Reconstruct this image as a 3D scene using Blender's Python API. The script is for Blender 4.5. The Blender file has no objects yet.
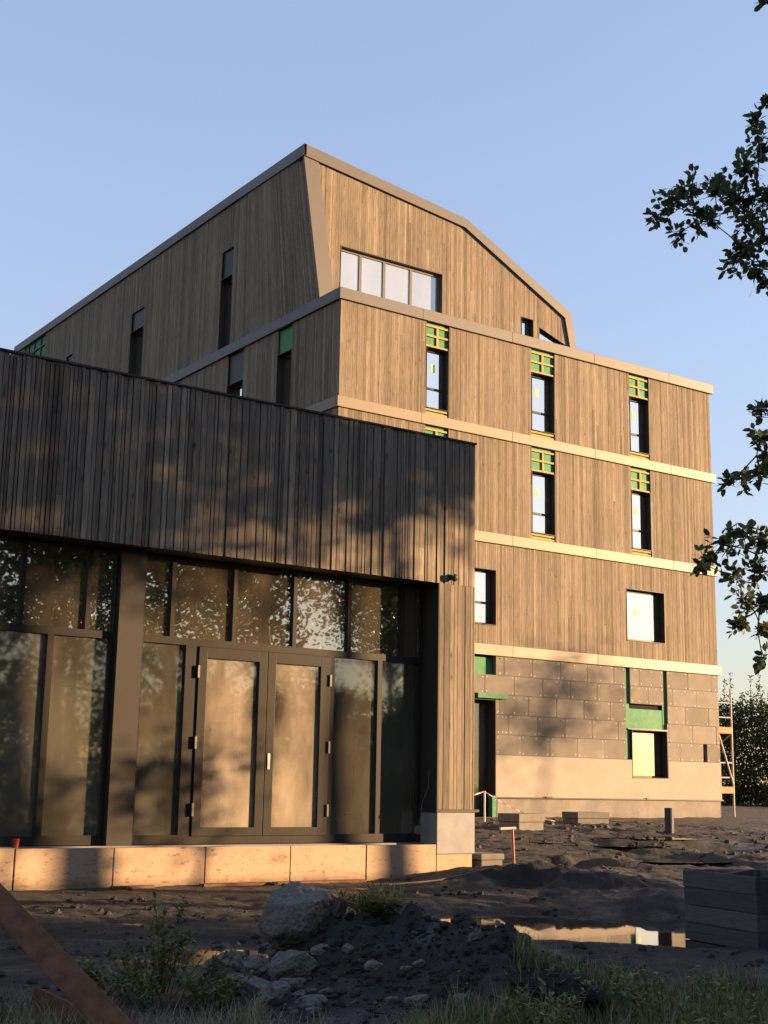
import bpy, bmesh, math, random
from mathutils import Vector, Matrix, noise
R = math.radians
scene = bpy.context.scene
COL = scene.collection

# ------------------------------------------------------------------ camera
cam_d = bpy.data.cameras.new('camera')
cam = bpy.data.objects.new('camera', cam_d)
COL.objects.link(cam)
cam_d.sensor_fit = 'VERTICAL'
cam_d.sensor_height = 24.0
cam_d.lens = 1355.25 / 1024 * 24.0
cam_d.clip_start = 0.1
cam_d.clip_end = 5000
rx = (0.81834, -0.57446, 0.0177); dn = (0.12794, 0.15207, -0.98005); fw = (0.56031, 0.80428, 0.19794)
cam.matrix_world = Matrix(((rx[0], -dn[0], -fw[0], 0), (rx[1], -dn[1], -fw[1], 0), (rx[2], -dn[2], -fw[2], 0), (0, 0, 0, 1)))
scene.camera = cam

# ------------------------------------------------------------------ sky and sun
SUN_EL, SUN_AZ = 7.0, 120.0            # azimuth clockwise from +Y
w = bpy.data.worlds.new('World'); scene.world = w; w.use_nodes = True
wn = w.node_tree.nodes; wl = w.node_tree.links
wn.clear()
sky = wn.new('ShaderNodeTexSky'); sky.sky_type = 'NISHITA'; sky.sun_disc = False
sky.sun_elevation = R(SUN_EL); sky.sun_rotation = R(SUN_AZ)
sky.air_density = 1.5; sky.dust_density = 0.3; sky.ozone_density = 1.5
bg = wn.new('ShaderNodeBackground'); bg.inputs[1].default_value = 0.091
wo = wn.new('ShaderNodeOutputWorld')
sg = wn.new('ShaderNodeGamma'); sg.inputs[1].default_value = .55
sm = wn.new('ShaderNodeMix'); sm.data_type = 'RGBA'; sm.blend_type = 'MULTIPLY'; sm.inputs['Factor'].default_value = 1.0
sm.inputs['B'].default_value = (1.065, 1.165, 1.665, 1)
wl.new(sky.outputs[0], sg.inputs[0]); wl.new(sg.outputs[0], sm.inputs['A'])
wl.new(sm.outputs['Result'], bg.inputs[0]); wl.new(bg.outputs[0], wo.inputs[0])

sd = bpy.data.lights.new('sun', 'SUN'); sd.energy = 5.0; sd.angle = R(0.5); sd.color = (1.0, 0.65, 0.35)
sun = bpy.data.objects.new('sun', sd); COL.objects.link(sun)
SDIR = Vector((math.cos(R(SUN_EL)) * math.sin(R(SUN_AZ)), math.cos(R(SUN_EL)) * math.cos(R(SUN_AZ)), math.sin(R(SUN_EL))))
sun.rotation_euler = SDIR.to_track_quat('Z', 'Y').to_euler()
sun.location = SDIR * 200

scene.view_settings.view_transform = 'Standard'
scene.view_settings.look = 'None'
scene.view_settings.gamma = 1.0
scene.view_settings.exposure = 2.05
scene.render.engine = 'CYCLES'
scene.cycles.max_bounces = 6
scene.cycles.transparent_max_bounces = 12
scene.cycles.caustics_reflective = False
scene.cycles.caustics_refractive = False
scene.cycles.use_denoising = True

rnd = random.Random(7)

# ------------------------------------------------------------------ mesh helpers
WLOC = {}
class MB:
    """collects faces in world coordinates; fmap maps (u, d, z) to world"""
    def __init__(self, fmap=None):
        self.v = []; self.f = []; self.t = []; self.m = []; self.fmap = fmap; self.smooth = False
    def p(self, co):
        self.v.append(tuple(self.fmap(*co)) if self.fmap else tuple(co)); return len(self.v) - 1
    def face(self, pts, tint=0.5, mi=0):
        self.f.append([self.p(q) for q in pts]); self.t.append(tint); self.m.append(mi)
    def hexa(self, c, tint=0.5, mi=0):
        """c: 8 corners, bottom ring then top ring"""
        i = [self.p(q) for q in c]
        for q in ((0, 3, 2, 1), (4, 5, 6, 7), (0, 1, 5, 4), (1, 2, 6, 5), (2, 3, 7, 6), (3, 0, 4, 7)):
            self.f.append([i[k] for k in q]); self.t.append(tint); self.m.append(mi)
    def box(self, a0, a1, b0, b1, c0, c1, tint=0.5, mi=0):
        self.hexa([(a0, b0, c0), (a1, b0, c0), (a1, b1, c0), (a0, b1, c0), (a0, b0, c1), (a1, b0, c1), (a1, b1, c1), (a0, b1, c1)], tint, mi)
        return self
    def prism(self, lo, hi, tint=0.5, mi=0):
        """two rings of equal length"""
        n = len(lo); a = [self.p(q) for q in lo]; b = [self.p(q) for q in hi]
        fs = [a[::-1], b] + [[a[k], a[(k + 1) % n], b[(k + 1) % n], b[k]] for k in range(n)]
        for q in fs: self.f.append(q); self.t.append(tint); self.m.append(mi)
        return self
    def tube(self, pts, r, n=8, tint=0.5, mi=0):
        pts = [Vector(q) for q in pts]
        rs = r if isinstance(r, (list, tuple)) else [r] * len(pts)
        rings = []
        for k, q in enumerate(pts):
            d = (pts[min(k + 1, len(pts) - 1)] - pts[max(k - 1, 0)])
            d = d.normalized() if d.length > 1e-9 else Vector((0, 0, 1))
            u = d.cross(Vector((0, 0, 1)) if abs(d.z) < .9 else Vector((1, 0, 0))).normalized(); v = d.cross(u)
            rings.append([self.p(q + (u * math.cos(2 * math.pi * j / n) + v * math.sin(2 * math.pi * j / n)) * rs[k]) for j in range(n)])
        for a, b in zip(rings, rings[1:]):
            for j in range(n):
                self.f.append([a[j], a[(j + 1) % n], b[(j + 1) % n], b[j]]); self.t.append(tint); self.m.append(mi)
        for q in (rings[0][::-1], rings[-1]): self.f.append(q); self.t.append(tint); self.m.append(mi)
        return self
    def build(self, name, mats, parent=None, label=None, recalc=True, base=None, smooth=False, bevel=0):
        if not isinstance(mats, (list, tuple)): mats = [mats]
        xs = [q[0] for q in self.v]; ys = [q[1] for q in self.v]; zs = [q[2] for q in self.v]
        o = Vector(base) if base is not None else Vector(((min(xs) + max(xs)) / 2, (min(ys) + max(ys)) / 2, min(zs)))
        me = bpy.data.meshes.new(name)
        me.from_pydata([(q[0] - o.x, q[1] - o.y, q[2] - o.z) for q in self.v], [], self.f)
        for m in mats: me.materials.append(m)
        me.polygons.foreach_set('material_index', self.m)
        at = me.attributes.new('tint', 'FLOAT', 'FACE'); at.data.foreach_set('value', self.t)
        if recalc:
            bm = bmesh.new(); bm.from_mesh(me); bmesh.ops.recalc_face_normals(bm, faces=bm.faces); bm.to_mesh(me); bm.free()
        if smooth: me.polygons.foreach_set('use_smooth', [True] * len(me.polygons))
        me.update()
        ob = bpy.data.objects.new(name, me); COL.objects.link(ob)
        WLOC[ob.name] = o
        if parent is not None:
            ob.parent = parent; ob.location = o - WLOC[parent.name]
        else:
            ob.location = o
        if bevel:
            bv = ob.modifiers.new('bevel', 'BEVEL'); bv.width = bevel; bv.segments = 2; bv.limit_method = 'ANGLE'
        if label: ob['label'] = label
        return ob

def thing(name, loc, label, cat, group=None):
    o = bpy.data.objects.new(name, None); COL.objects.link(o); o.empty_display_size = .2
    o.location = loc; WLOC[o.name] = Vector(loc)
    return tag(o, label, cat, group)
def tag(o, label, cat, group=None):
    o['label'] = label; o['category'] = cat
    if group: o['group'] = group
    return o
def kind(o, k): o['kind'] = k; return o

def az(deg, r, z=0.0):
    return Vector((r * math.sin(R(deg)), r * math.cos(R(deg)), z))

# ------------------------------------------------------------------ materials
def newmat(name):
    m = bpy.data.materials.new(name); m.use_nodes = True
    nt = m.node_tree; nt.nodes.clear()
    out = nt.nodes.new('ShaderNodeOutputMaterial')
    return m, nt, out
def N(nt, typ, **kw):
    n = nt.nodes.new(typ)
    for k, v in kw.items():
        if k in n.inputs: n.inputs[k].default_value = v
        else: setattr(n, k, v)
    return n
def pos(nt, scale=(1, 1, 1), obj=False):
    if obj: g = nt.nodes.new('ShaderNodeTexCoord'); src = g.outputs['Object']
    else: g = nt.nodes.new('ShaderNodeNewGeometry'); src = g.outputs['Position']
    mp = nt.nodes.new('ShaderNodeMapping'); mp.inputs['Scale'].default_value = scale
    nt.links.new(src, mp.inputs[0]); return mp.outputs[0]
def noise_n(nt, vec, scale, detail=4, rough=.55):
    n = nt.nodes.new('ShaderNodeTexNoise'); n.inputs['Scale'].default_value = scale
    n.inputs['Detail'].default_value = detail; n.inputs['Roughness'].default_value = rough
    nt.links.new(vec, n.inputs['Vector']); return n.outputs['Fac']
def ramp(nt, fac, stops):
    r = nt.nodes.new('ShaderNodeValToRGB'); e = r.color_ramp.elements
    while len(e) < len(stops): e.new(.5)
    for k, (p_, c) in enumerate(stops):
        e[k].position = p_; e[k].color = (c, c, c, 1) if not isinstance(c, tuple) else (*c, 1)
    nt.links.new(fac, r.inputs[0]); return r.outputs[0]
def mixc(nt, fac, a, b, mode='MIX'):
    m = nt.nodes.new('ShaderNodeMix'); m.data_type = 'RGBA'; m.blend_type = mode
    for s, val in ((m.inputs['Factor'], fac), (m.inputs['A'], a), (m.inputs['B'], b)):
        if isinstance(val, bpy.types.NodeSocket): nt.links.new(val, s)
        else: s.default_value = val if not isinstance(val, tuple) else (*val, 1)
    return m.outputs['Result']
def mth(nt, op, a, b=0.0):
    m = nt.nodes.new('ShaderNodeMath'); m.operation = op
    for s, val in ((m.inputs[0], a), (m.inputs[1], b)):
        if isinstance(val, bpy.types.NodeSocket): nt.links.new(val, s)
        else: s.default_value = val
    return m.outputs[0]
def attr(nt, name='tint'):
    a = nt.nodes.new('ShaderNodeAttribute'); a.attribute_name = name; return a.outputs['Fac']
def bump(nt, h, strength, dist=.01):
    b = nt.nodes.new('ShaderNodeBump'); b.inputs['Strength'].default_value = strength; b.inputs['Distance'].default_value = dist
    nt.links.new(h, b.inputs['Height']); return b.outputs[0]
def bsdf(nt, out, col, rough=.7, metal=0., normal=None, spec=.5):
    p = nt.nodes.new('ShaderNodeBsdfPrincipled')
    for s, val in ((p.inputs['Base Color'], col), (p.inputs['Roughness'], rough)):
        if isinstance(val, bpy.types.NodeSocket): nt.links.new(val, s)
        else: s.default_value = val if not isinstance(val, tuple) else (*val, 1)
    p.inputs['Metallic'].default_value = metal
    p.inputs['Specular IOR Level'].default_value = spec
    if normal is not None: nt.links.new(normal, p.inputs['Normal'])
    nt.links.new(p.outputs[0], out.inputs[0]); return p

def wood(name, dark, light, streak=.35, knots=.5, rough=.78, grain=(55, 55, 2.2), spec=.10, weather=0.0):
    m, nt, out = newmat(name)
    t = attr(nt)
    c = mixc(nt, t, dark, light)
    # every board gets its own piece of grain
    g = nt.nodes.new('ShaderNodeNewGeometry')
    comb = nt.nodes.new('ShaderNodeCombineXYZ'); nt.links.new(mth(nt, 'MULTIPLY', t, 37.0), comb.inputs[2])
    add = nt.nodes.new('ShaderNodeVectorMath'); add.operation = 'ADD'
    nt.links.new(g.outputs['Position'], add.inputs[0]); nt.links.new(comb.outputs[0], add.inputs[1])
    mp = nt.nodes.new('ShaderNodeMapping'); mp.inputs['Scale'].default_value = grain; nt.links.new(add.outputs[0], mp.inputs[0])
    n1 = noise_n(nt, mp.outputs[0], 1.0, 5, .6)
    c = mixc(nt, streak, c, ramp(nt, n1, [(.3, .25), (.7, 1.0)]), 'MULTIPLY')
    mp2 = nt.nodes.new('ShaderNodeMapping'); mp2.inputs['Scale'].default_value = (7, 7, 3.4)
    nt.links.new(add.outputs[0], mp2.inputs[0])
    vo = nt.nodes.new('ShaderNodeTexVoronoi'); vo.inputs['Scale'].default_value = 1.0; nt.links.new(mp2.outputs[0], vo.inputs['Vector'])
    k = ramp(nt, vo.outputs['Distance'], [(.05, .08), (.24, 1.0)])
    sc_ = nt.nodes.new('ShaderNodeSeparateColor'); nt.links.new(vo.outputs['Color'], sc_.inputs[0])
    pick = ramp(nt, sc_.outputs[0], [(.35, 0.), (1., 1.)])
    c = mixc(nt, mth(nt, 'MULTIPLY', pick, knots), c, k, 'MULTIPLY')
    if weather:
        n2 = noise_n(nt, pos(nt, (1.3, 1.3, .5)), 1.0, 4, .6)
        c = mixc(nt, weather, c, ramp(nt, n2, [(.3, .45), (.72, 1.25)]), 'MULTIPLY')
    bsdf(nt, out, c, rough, 0, bump(nt, n1, .25, .004), spec)
    return m

def plain(name, col, rough=.6, metal=0., var=.25, scale=6., bmp=.1, spec=.12, fine=60., obj=False, bdist=.004):
    m, nt, out = newmat(name)
    v = pos(nt, obj=obj)
    n = noise_n(nt, v, scale, 5, .6); n2 = noise_n(nt, v, fine, 3, .5)
    c = mixc(nt, var, col, mixc(nt, .5, ramp(nt, n, [(.3, .35), (.7, 1.35)]), ramp(nt, n2, [(.3, .6), (.7, 1.2)])), 'MULTIPLY')
    bsdf(nt, out, c, rough, metal, bump(nt, n2, bmp, bdist), spec)
    return m

M = {}
M['tall_wood'] = wood('brown_stained_cladding', (.165, .130, .094), (.335, .268, .192), .8, .5, .75, (95, 95, 3.0), weather=.35)
M['near_wood'] = wood('grey_weathered_boards', (.14, .115, .088), (.35, .285, .21), .7, .85, .75, (40, 40, 2.4), weather=.45)
M['backing'] = plain('black_membrane', (.015, .014, .013), .9, var=.1)
M['band'] = plain('pale_band_metal', (.165, .13, .088), .5, .1, .15, 2., .02, spec=.3)
M['coping'] = plain('bronze_coping', (.105, .094, .084), .5, .15, .15, 2., .02, spec=.25)
M['dark_metal'] = plain('anthracite_metal', (.046, .040, .034), .42, .1, .15, 3., .02)
M['frame'] = plain('dark_frame', (.042, .037, .033), .4, .0, .15, 5., .02)
M['door_frame'] = plain('door_frame_paint', (.031, .027, .023), .38, .1, .2, 5., .02)
M['green'] = plain('green_membrane', (.065, .205, .095), .6, 0, .5, 5., .6, fine=9)
M['batten'] = plain('pine_batten', (.40, .26, .09), .7, 0, .25, 8.)
M['render'] = plain('beige_basecoat', (.32, .275, .225), .9, 0, .3, 1.2, .1)
M['block'] = plain('weathered_block', (.17, .15, .13), .9, 0, .5, 5., .4)
M['foot'] = plain('grey_damp_plinth', (.225, .20, .17), .9, 0, .75, 1.8, .2)
M['insul'] = None
M['disc'] = plain('white_plastic', (.40, .37, .33), .6, 0, .1)
M['concrete'] = plain('grey_concrete', (.27, .265, .26), .85, 0, .4, 4., .4)
M['rock'] = plain('pitted_concrete', (.175, .164, .143), .92, 0, .9, 9., 1., fine=34., bdist=.02, obj=True)
M['galv'] = plain('galvanised_tube', (.34, .32, .30), .45, .6, .2, 9.)
M['hinge'] = plain('hinge_steel', (.16, .15, .14), .5, .3, .2)
M['orange'] = plain('orange_toe_board', (.55, .17, .08), .6, 0, .4, 6.)
M['white'] = plain('white_paint', (.75, .74, .72), .5, 0, .1)
M['tape_red'] = plain('faded_tape_red', (.28, .10, .08), .6, 0, .2)
M['tape_white'] = plain('dirty_tape_white', (.42, .38, .34), .6, 0, .2)
M['red'] = plain('red_plastic', (.28, .05, .04), .5, 0, .1)
M['blind'] = plain('blind_fabric', (.6, .56, .5), .8, 0, .1)
M['sticker'] = plain('yellow_sticker', (.62, .50, .18), .6, 0, .05)
M['interior'] = plain('plasterboard', (.50, .44, .36), .9, 0, .15, 1.)
M['screed'] = plain('screed_floor', (.20, .19, .18), .9, 0, .3, 2.)
M['plank'] = wood('rough_brown_plank', (.155, .080, .048), (.21, .112, .068), .6, .12, .8, (9, 9, 14))
M['pallet'] = wood('grey_pallet_board', (.085, .088, .092), (.13, .13, .13), .5, .5, .8, (3, 3, 60))
M['pipe'] = plain('dark_plastic_pipe', (.055, .06, .065), .45, 0, .1)
M['bark'] = plain('bark', (.07, .055, .042), .95, 0, .5, 9., .6, fine=30, obj=True)

def insul():
    m, nt, out = newmat('insulation_board')
    c = mixc(nt, attr(nt), (.138, .118, .097), (.195, .168, .138))
    n = noise_n(nt, pos(nt), 2.2, 5, .6)
    c = mixc(nt, .35, c, ramp(nt, n, [(.3, .5), (.7, 1.25)]), 'MULTIPLY')
    bsdf(nt, out, c, .72, 0, bump(nt, noise_n(nt, pos(nt), 70., 2), .15, .004), .12); return m
M['insul'] = insul()

def plinth_mat():
    m, nt, out = newmat('salmon_insulation_panel')
    n = noise_n(nt, pos(nt), 3.5, 6, .65)
    c = mixc(nt, ramp(nt, n, [(.35, 0.), (.7, 1.)]), (.39, .275, .19), (.33, .245, .16))
    n2 = noise_n(nt, pos(nt, (1, 1, 2.2)), 9., 5, .7)
    c = mixc(nt, ramp(nt, n2, [(.56, 0.), (.66, .8)]), c, (.16, .11, .07))
    g = nt.nodes.new('ShaderNodeNewGeometry'); sp = nt.nodes.new('ShaderNodeSeparateXYZ'); nt.links.new(g.outputs['Position'], sp.inputs[0])
    low = mth(nt, 'SUBTRACT', -1.17, sp.outputs[2])      # splashes of mud up the lower edge
    lowf = ramp(nt, mth(nt, 'ADD', mth(nt, 'MULTIPLY', low, 3.5), mth(nt, 'MULTIPLY', n2, .6)), [(.35, 0.), (.9, .8)])
    c = mixc(nt, lowf, c, (.13, .09, .055))
    bsdf(nt, out, c, .85, 0, bump(nt, n, .2, .006), .1); return m
M['plinth'] = plinth_mat()

def glass(name, refl, dust_sheen_lo, dust_sheen_hi, dust_sheen_col=(.42, .36, .28), rough=.0, wobble=.10, scale=1.5):
    m, nt, out = newmat(name)
    tr = N(nt, 'ShaderNodeBsdfTransparent'); tr.inputs[0].default_value = (.80, .84, .80, 1)
    gl = N(nt, 'ShaderNodeBsdfGlossy'); gl.inputs['Roughness'].default_value = rough
    gl.inputs['Color'].default_value = (1.0, .93, .80, 1)
    wob = noise_n(nt, pos(nt), 1.1, 1, .4)
    nt.links.new(bump(nt, wob, wobble, .06), gl.inputs['Normal'])
    fr = N(nt, 'ShaderNodeFresnel'); fr.inputs['IOR'].default_value = 1.5
    f = mth(nt, 'ADD', mth(nt, 'MULTIPLY', fr.outputs[0], 1.3), refl)
    mx = N(nt, 'ShaderNodeMixShader'); nt.links.new(f, mx.inputs[0]); nt.links.new(tr.outputs[0], mx.inputs[1]); nt.links.new(gl.outputs[0], mx.inputs[2])
    df = N(nt, 'ShaderNodeBsdfDiffuse'); df.inputs['Color'].default_value = (*dust_sheen_col, 1)
    n = noise_n(nt, pos(nt, (1, 1, .45)), scale, 3, .45); n2 = noise_n(nt, pos(nt, (1, 1, .3)), 14., 4, .6)
    d = mth(nt, 'ADD', mth(nt, 'MULTIPLY', n, .88), mth(nt, 'MULTIPLY', n2, .12))
    fac = ramp(nt, d, [(.30, dust_sheen_lo), (.70, dust_sheen_hi)])
    mx2 = N(nt, 'ShaderNodeMixShader'); nt.links.new(fac, mx2.inputs[0]); nt.links.new(mx.outputs[0], mx2.inputs[1]); nt.links.new(df.outputs[0], mx2.inputs[2])
    nt.links.new(mx2.outputs[0], out.inputs[0]); return m
M['glass_far'] = glass('window_glass', .85, .0, .03)
M['glass_gable'] = glass('gable_window_glass', .50, .22, .30, (.62, .66, .74))  # bright sky reflection put into the attic panes as a pale blue film colour
M['glass_up'] = glass('upper_pane_glass', .30, .0, .14, (.46, .37, .26), scale=1.3, rough=.012, wobble=.035)
M['glass_low'] = glass('dusty_lower_glass', .10, .03, .20, (.44, .40, .30), scale=1.2, rough=.03, wobble=.035)
M['glass_door'] = glass('dusty_door_glass', .14, .0, .50, (.56, .46, .34), scale=1.5, rough=.025, wobble=.035)

def mud():
    m, nt, out = newmat('wet_mud')
    v = pos(nt)
    n = noise_n(nt, v, .45, 6, .62); n2 = noise_n(nt, v, 5., 6, .68); n3 = noise_n(nt, v, 32., 4, .65)
    c = mixc(nt, ramp(nt, n, [(.38, 0.), (.62, 1.)]), (.0135, .0118, .0088), (.033, .0265, .0175))
    c = mixc(nt, .7, c, ramp(nt, n2, [(.28, .4), (.7, 1.5)]), 'MULTIPLY')
    c = mixc(nt, ramp(nt, n3, [(.66, 0.), (.74, .35)]), c, (.11, .10, .085))
    g = nt.nodes.new('ShaderNodeNewGeometry'); sp = nt.nodes.new('ShaderNodeSeparateXYZ'); nt.links.new(g.outputs['Position'], sp.inputs[0])
    far = ramp(nt, mth(nt, 'DIVIDE', mth(nt, 'SUBTRACT', sp.outputs[1], 19.), 8.), [(0., 0.), (1., 1.)])
    c = mixc(nt, mth(nt, 'MULTIPLY', far, .55), c, (.085, .062, .042))
    rg = ramp(nt, noise_n(nt, v, 1.1, 4, .6), [(.30, .10), (.40, .55), (.52, .9)])
    hh = mth(nt, 'ADD', mth(nt, 'MULTIPLY', n2, .8), mth(nt, 'MULTIPLY', n3, .35))
    bsdf(nt, out, c, rg, 0, bump(nt, hh, 1.0, .06), .45); return m
M['mud'] = mud()

def water():
    m, nt, out = newmat('puddle_water')
    n = noise_n(nt, pos(nt), 5., 2, .5)
    bsdf(nt, out, (.035, .028, .02), .03, 0, bump(nt, n, .03, .01), .9); return m
M['water'] = water()

def leafm(name, a, b, trans=.25, rough=.5):
    m, nt, out = newmat(name)
    t = attr(nt)
    c = mixc(nt, t, a, b)
    p = N(nt, 'ShaderNodeBsdfPrincipled'); p.inputs['Roughness'].default_value = rough; nt.links.new(c, p.inputs['Base Color'])
    p.inputs['Specular IOR Level'].default_value = .15
    tl = N(nt, 'ShaderNodeBsdfTranslucent'); nt.links.new(c, tl.inputs[0])
    mx = N(nt, 'ShaderNodeMixShader'); mx.inputs[0].default_value = trans
    nt.links.new(p.outputs[0], mx.inputs[1]); nt.links.new(tl.outputs[0], mx.inputs[2]); nt.links.new(mx.outputs[0], out.inputs[0]); return m
M['leaf'] = leafm('broad_leaf', (.022, .036, .014), (.055, .075, .028), .2)
M['bough_leaf'] = leafm('olive_bough_leaf', (.05, .066, .03), (.13, .15, .065), .35)
M['hedge'] = leafm('hedge_leaf', (.030, .046, .018), (.085, .11, .045), .25)
M['grass'] = leafm('green_blade', (.085, .10, .03), (.26, .245, .09), .25)
M['dry'] = leafm('dry_blade', (.18, .145, .09), (.40, .33, .21), .2)
M['weed'] = leafm('weed_leaf', (.11, .125, .05), (.26, .25, .10), .25)

# ------------------------------------------------------------------ ground
BASE = [(-400, -1.6), (6, -1.47), (10, -1.42), (13, -1.41), (16.5, -1.34), (19, -1.16), (22, -.94), (27.5, -.76), (40, -.5), (80, -.3), (2000, 1.0)]
BUMPS = [(36.5, 10.7, .80, .85, .40), (40.6, 10.1, .55, .6, .22), (33.2, 10.9, .45, .55, .22), (15.0, 9.2, .40, .5, 1.2), (44., 19.6, 1.1, .5, .16), (40.8, 20.2, .9, .6, .16), (46.5, 18.4, .8, .6, .15)]
BUMPS = [(az(a, r).x, az(a, r).y, R(a), st, sr, h) for a, r, st, sr, h in BUMPS]
HOLES = [(43.6, 15.7, 2.5, 1.5, .36), (46.5, 14.6, 1.2, .5, .16), (29.0, 11.8, .30, .2, .03)]
HOLES = [(az(a, r).x, az(a, r).y, R(a), st, sr, h) for a, r, st, sr, h in HOLES]
def lin(tbl, x):
    for (a, b), (c, d) in zip(tbl, tbl[1:]):
        if x <= c: return b + (d - b) * (x - a) / (c - a)
    return tbl[-1][1]
def sstep(a, b, x):
    t = max(0., min(1., (x - a) / (b - a))); return t * t * (3 - 2 * t)
def ground_z(x, y):
    z = lin(BASE, y)
    if 0 < x < 60 and 2 < y < 60:
        z += .14 * sstep(11.8, 13.4, x) * sstep(13, 15.5, y) * (1 - sstep(17, 20, y))
        am = sstep(3, 6, y) * (1 - sstep(34, 50, y)) * (1 - sstep(40, 58, x))
        rough = .5 + .25 * sstep(11, 14, x) * (1 - sstep(25, 27, y))
        if 15.2 < y < 17.5 and x < 12.5: rough *= .5
        n = noise.noise(Vector((x * .6, y * .6, 0))) * .05 + noise.noise(Vector((x * 1.9, y * 1.9, 5))) * .05
        rdg = 1 - 2 * abs(noise.noise(Vector((x * 2.6, y * 3.4, 4))))
        n += noise.noise(Vector((x * 5.3, y * 5.3, 9))) * .040 + noise.noise(Vector((x * 11., y * 11., 2))) * .022 + .03 * rdg
        for bx, by, a, st, sr, h in HOLES[:1]:
            dx, dy = x - bx, y - by
            e = ((dx * math.cos(a) - dy * math.sin(a)) / st) ** 2 + ((dx * math.sin(a) + dy * math.cos(a)) / sr) ** 2
            if e < 8: rough *= 1 - .75 * math.exp(-e * .6)
        z += n * am * rough
        # wheel ruts in front of the pavilion and out to the tall block
        for off in (13.4, 15.0, 17.6, 19.3):
            q = (y - .18 * (x - 9) - off - .25 * math.sin(x * .45)) / .20
            if abs(q) < 1.2 and x > 9: z += .016 * math.sin(x * 24 + q * 3) * (1 - abs(q) / 1.2) * am
            if abs(q) < 3 and x > 9: z -= .07 * math.exp(-q * q) * am * (.7 + noise.noise(Vector((x * 1.3, y, 3))))
    for bx, by, a, st, sr, h in BUMPS:
        dx, dy = x - bx, y - by
        t = dx * math.cos(a) - dy * math.sin(a); r = dx * math.sin(a) + dy * math.cos(a)
        e = (t / st) ** 2 + (r / sr) ** 2
        if e < 9:
            z += h * math.exp(-e) * (1 + .5 * noise.noise(Vector((x * 3.2, y * 3.2, 1))) + .3 * noise.noise(Vector((x * 8., y * 8., 1))))
    for bx, by, a, st, sr, h in HOLES:
        dx, dy = x - bx, y - by
        t = dx * math.cos(a) - dy * math.sin(a); r = dx * math.sin(a) + dy * math.cos(a)
        e = (t / st) ** 2 + (r / sr) ** 2
        if e < 9: z -= h * math.exp(-e * e * .8)
    return z

PUDS = [(a, r, st, sr, lin(BASE, az(a, r).y) + .004) for a, r, st, sr in ((44.8, 28.5, .75, .9), (46.3, 26.0, .85, .7), (47.9, 25.0, .8, .75), (48.7, 28.4, .6, .8), (43.3, 23.2, .5, .5), (41.6, 28.0, .55, .7), (45.6, 30.5, .9, .8), (40.9, 19.6, .35, .3), (28.9, 11.8, .42, .38))]
PUDX = [(az(a, r).x, az(a, r).y, R(a), st, sr, zp) for a, r, st, sr, zp in PUDS]
ground_base = ground_z
def ground_z(x, y):
    z = ground_base(x, y)
    if 4 < x < 26 and 9 < y < 25:
        for bx, by, a, st, sr, zp in PUDX:
            dx, dy = x - bx, y - by
            e = math.hypot((dx * math.cos(a) - dy * math.sin(a)) / st, (dx * math.sin(a) + dy * math.cos(a)) / sr)
            if e < 3:
                e += .8 * noise.noise(Vector((x * 1.7, y * 1.7, 4))) + .3 * noise.noise(Vector((x * 5, y * 5, 4)))
                q = 1 - sstep(.9, 2.2, e)
                z = z * (1 - q) + (zp - .012 + .03 * max(0, e - .8)) * q
    return z
def axis(segs):
    out = []
    for a, b, s in segs:
        n = max(1, round((b - a) / s)); out += [a + (b - a) * k / n for k in range(n)]
    return out + [segs[-1][1]]
XS = axis([(-1500, -300, 300), (-300, -40, 40), (-40, 0, 4), (0, 2.6, .3), (2.6, 15, .055), (15, 27, .11), (27, 34, .3), (34, 60, 2), (60, 300, 30), (300, 1500, 300)])
YS = axis([(-1500, -300, 300), (-300, -40, 40), (-40, 0, 4), (0, 5, .5), (5, 14.5, .055), (14.5, 28, .10), (28, 40, .5), (40, 80, 3), (80, 300, 30), (300, 1500, 300)])
def make_ground():
    nx, ny = len(XS), len(YS)
    v = [(x, y, ground_z(x, y)) for y in YS for x in XS]
    f = [(j * nx + i, j * nx + i + 1, (j + 1) * nx + i + 1, (j + 1) * nx + i) for j in range(ny - 1) for i in range(nx - 1)]
    me = bpy.data.meshes.new('ground'); me.from_pydata(v, [], f); me.materials.append(M['mud'])
    me.polygons.foreach_set('use_smooth', [True] * len(f)); me.update()
    o = bpy.data.objects.new('ground', me); COL.objects.link(o); return kind(o, 'structure')
make_ground()

def puddle(a, r, st, sr, z):
    c = az(a, r); n = 40; mb = MB(); pts = []
    for k in range(n):
        t = math.cos(2 * math.pi * k / n) * st; q = math.sin(2 * math.pi * k / n) * sr
        pts.append((c.x + t * math.cos(R(a)) + q * math.sin(R(a)), c.y - t * math.sin(R(a)) + q * math.cos(R(a)), z))
    mb.face(pts[::-1]); return kind(mb.build('puddle', M['water'], recalc=False), 'structure')
puddle(43.6, 15.7, 3.3, 1.95, -1.50)
for a, r, st, sr, zp in PUDS: puddle(a, r, st * 1.5, sr * 1.5, zp)

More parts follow.
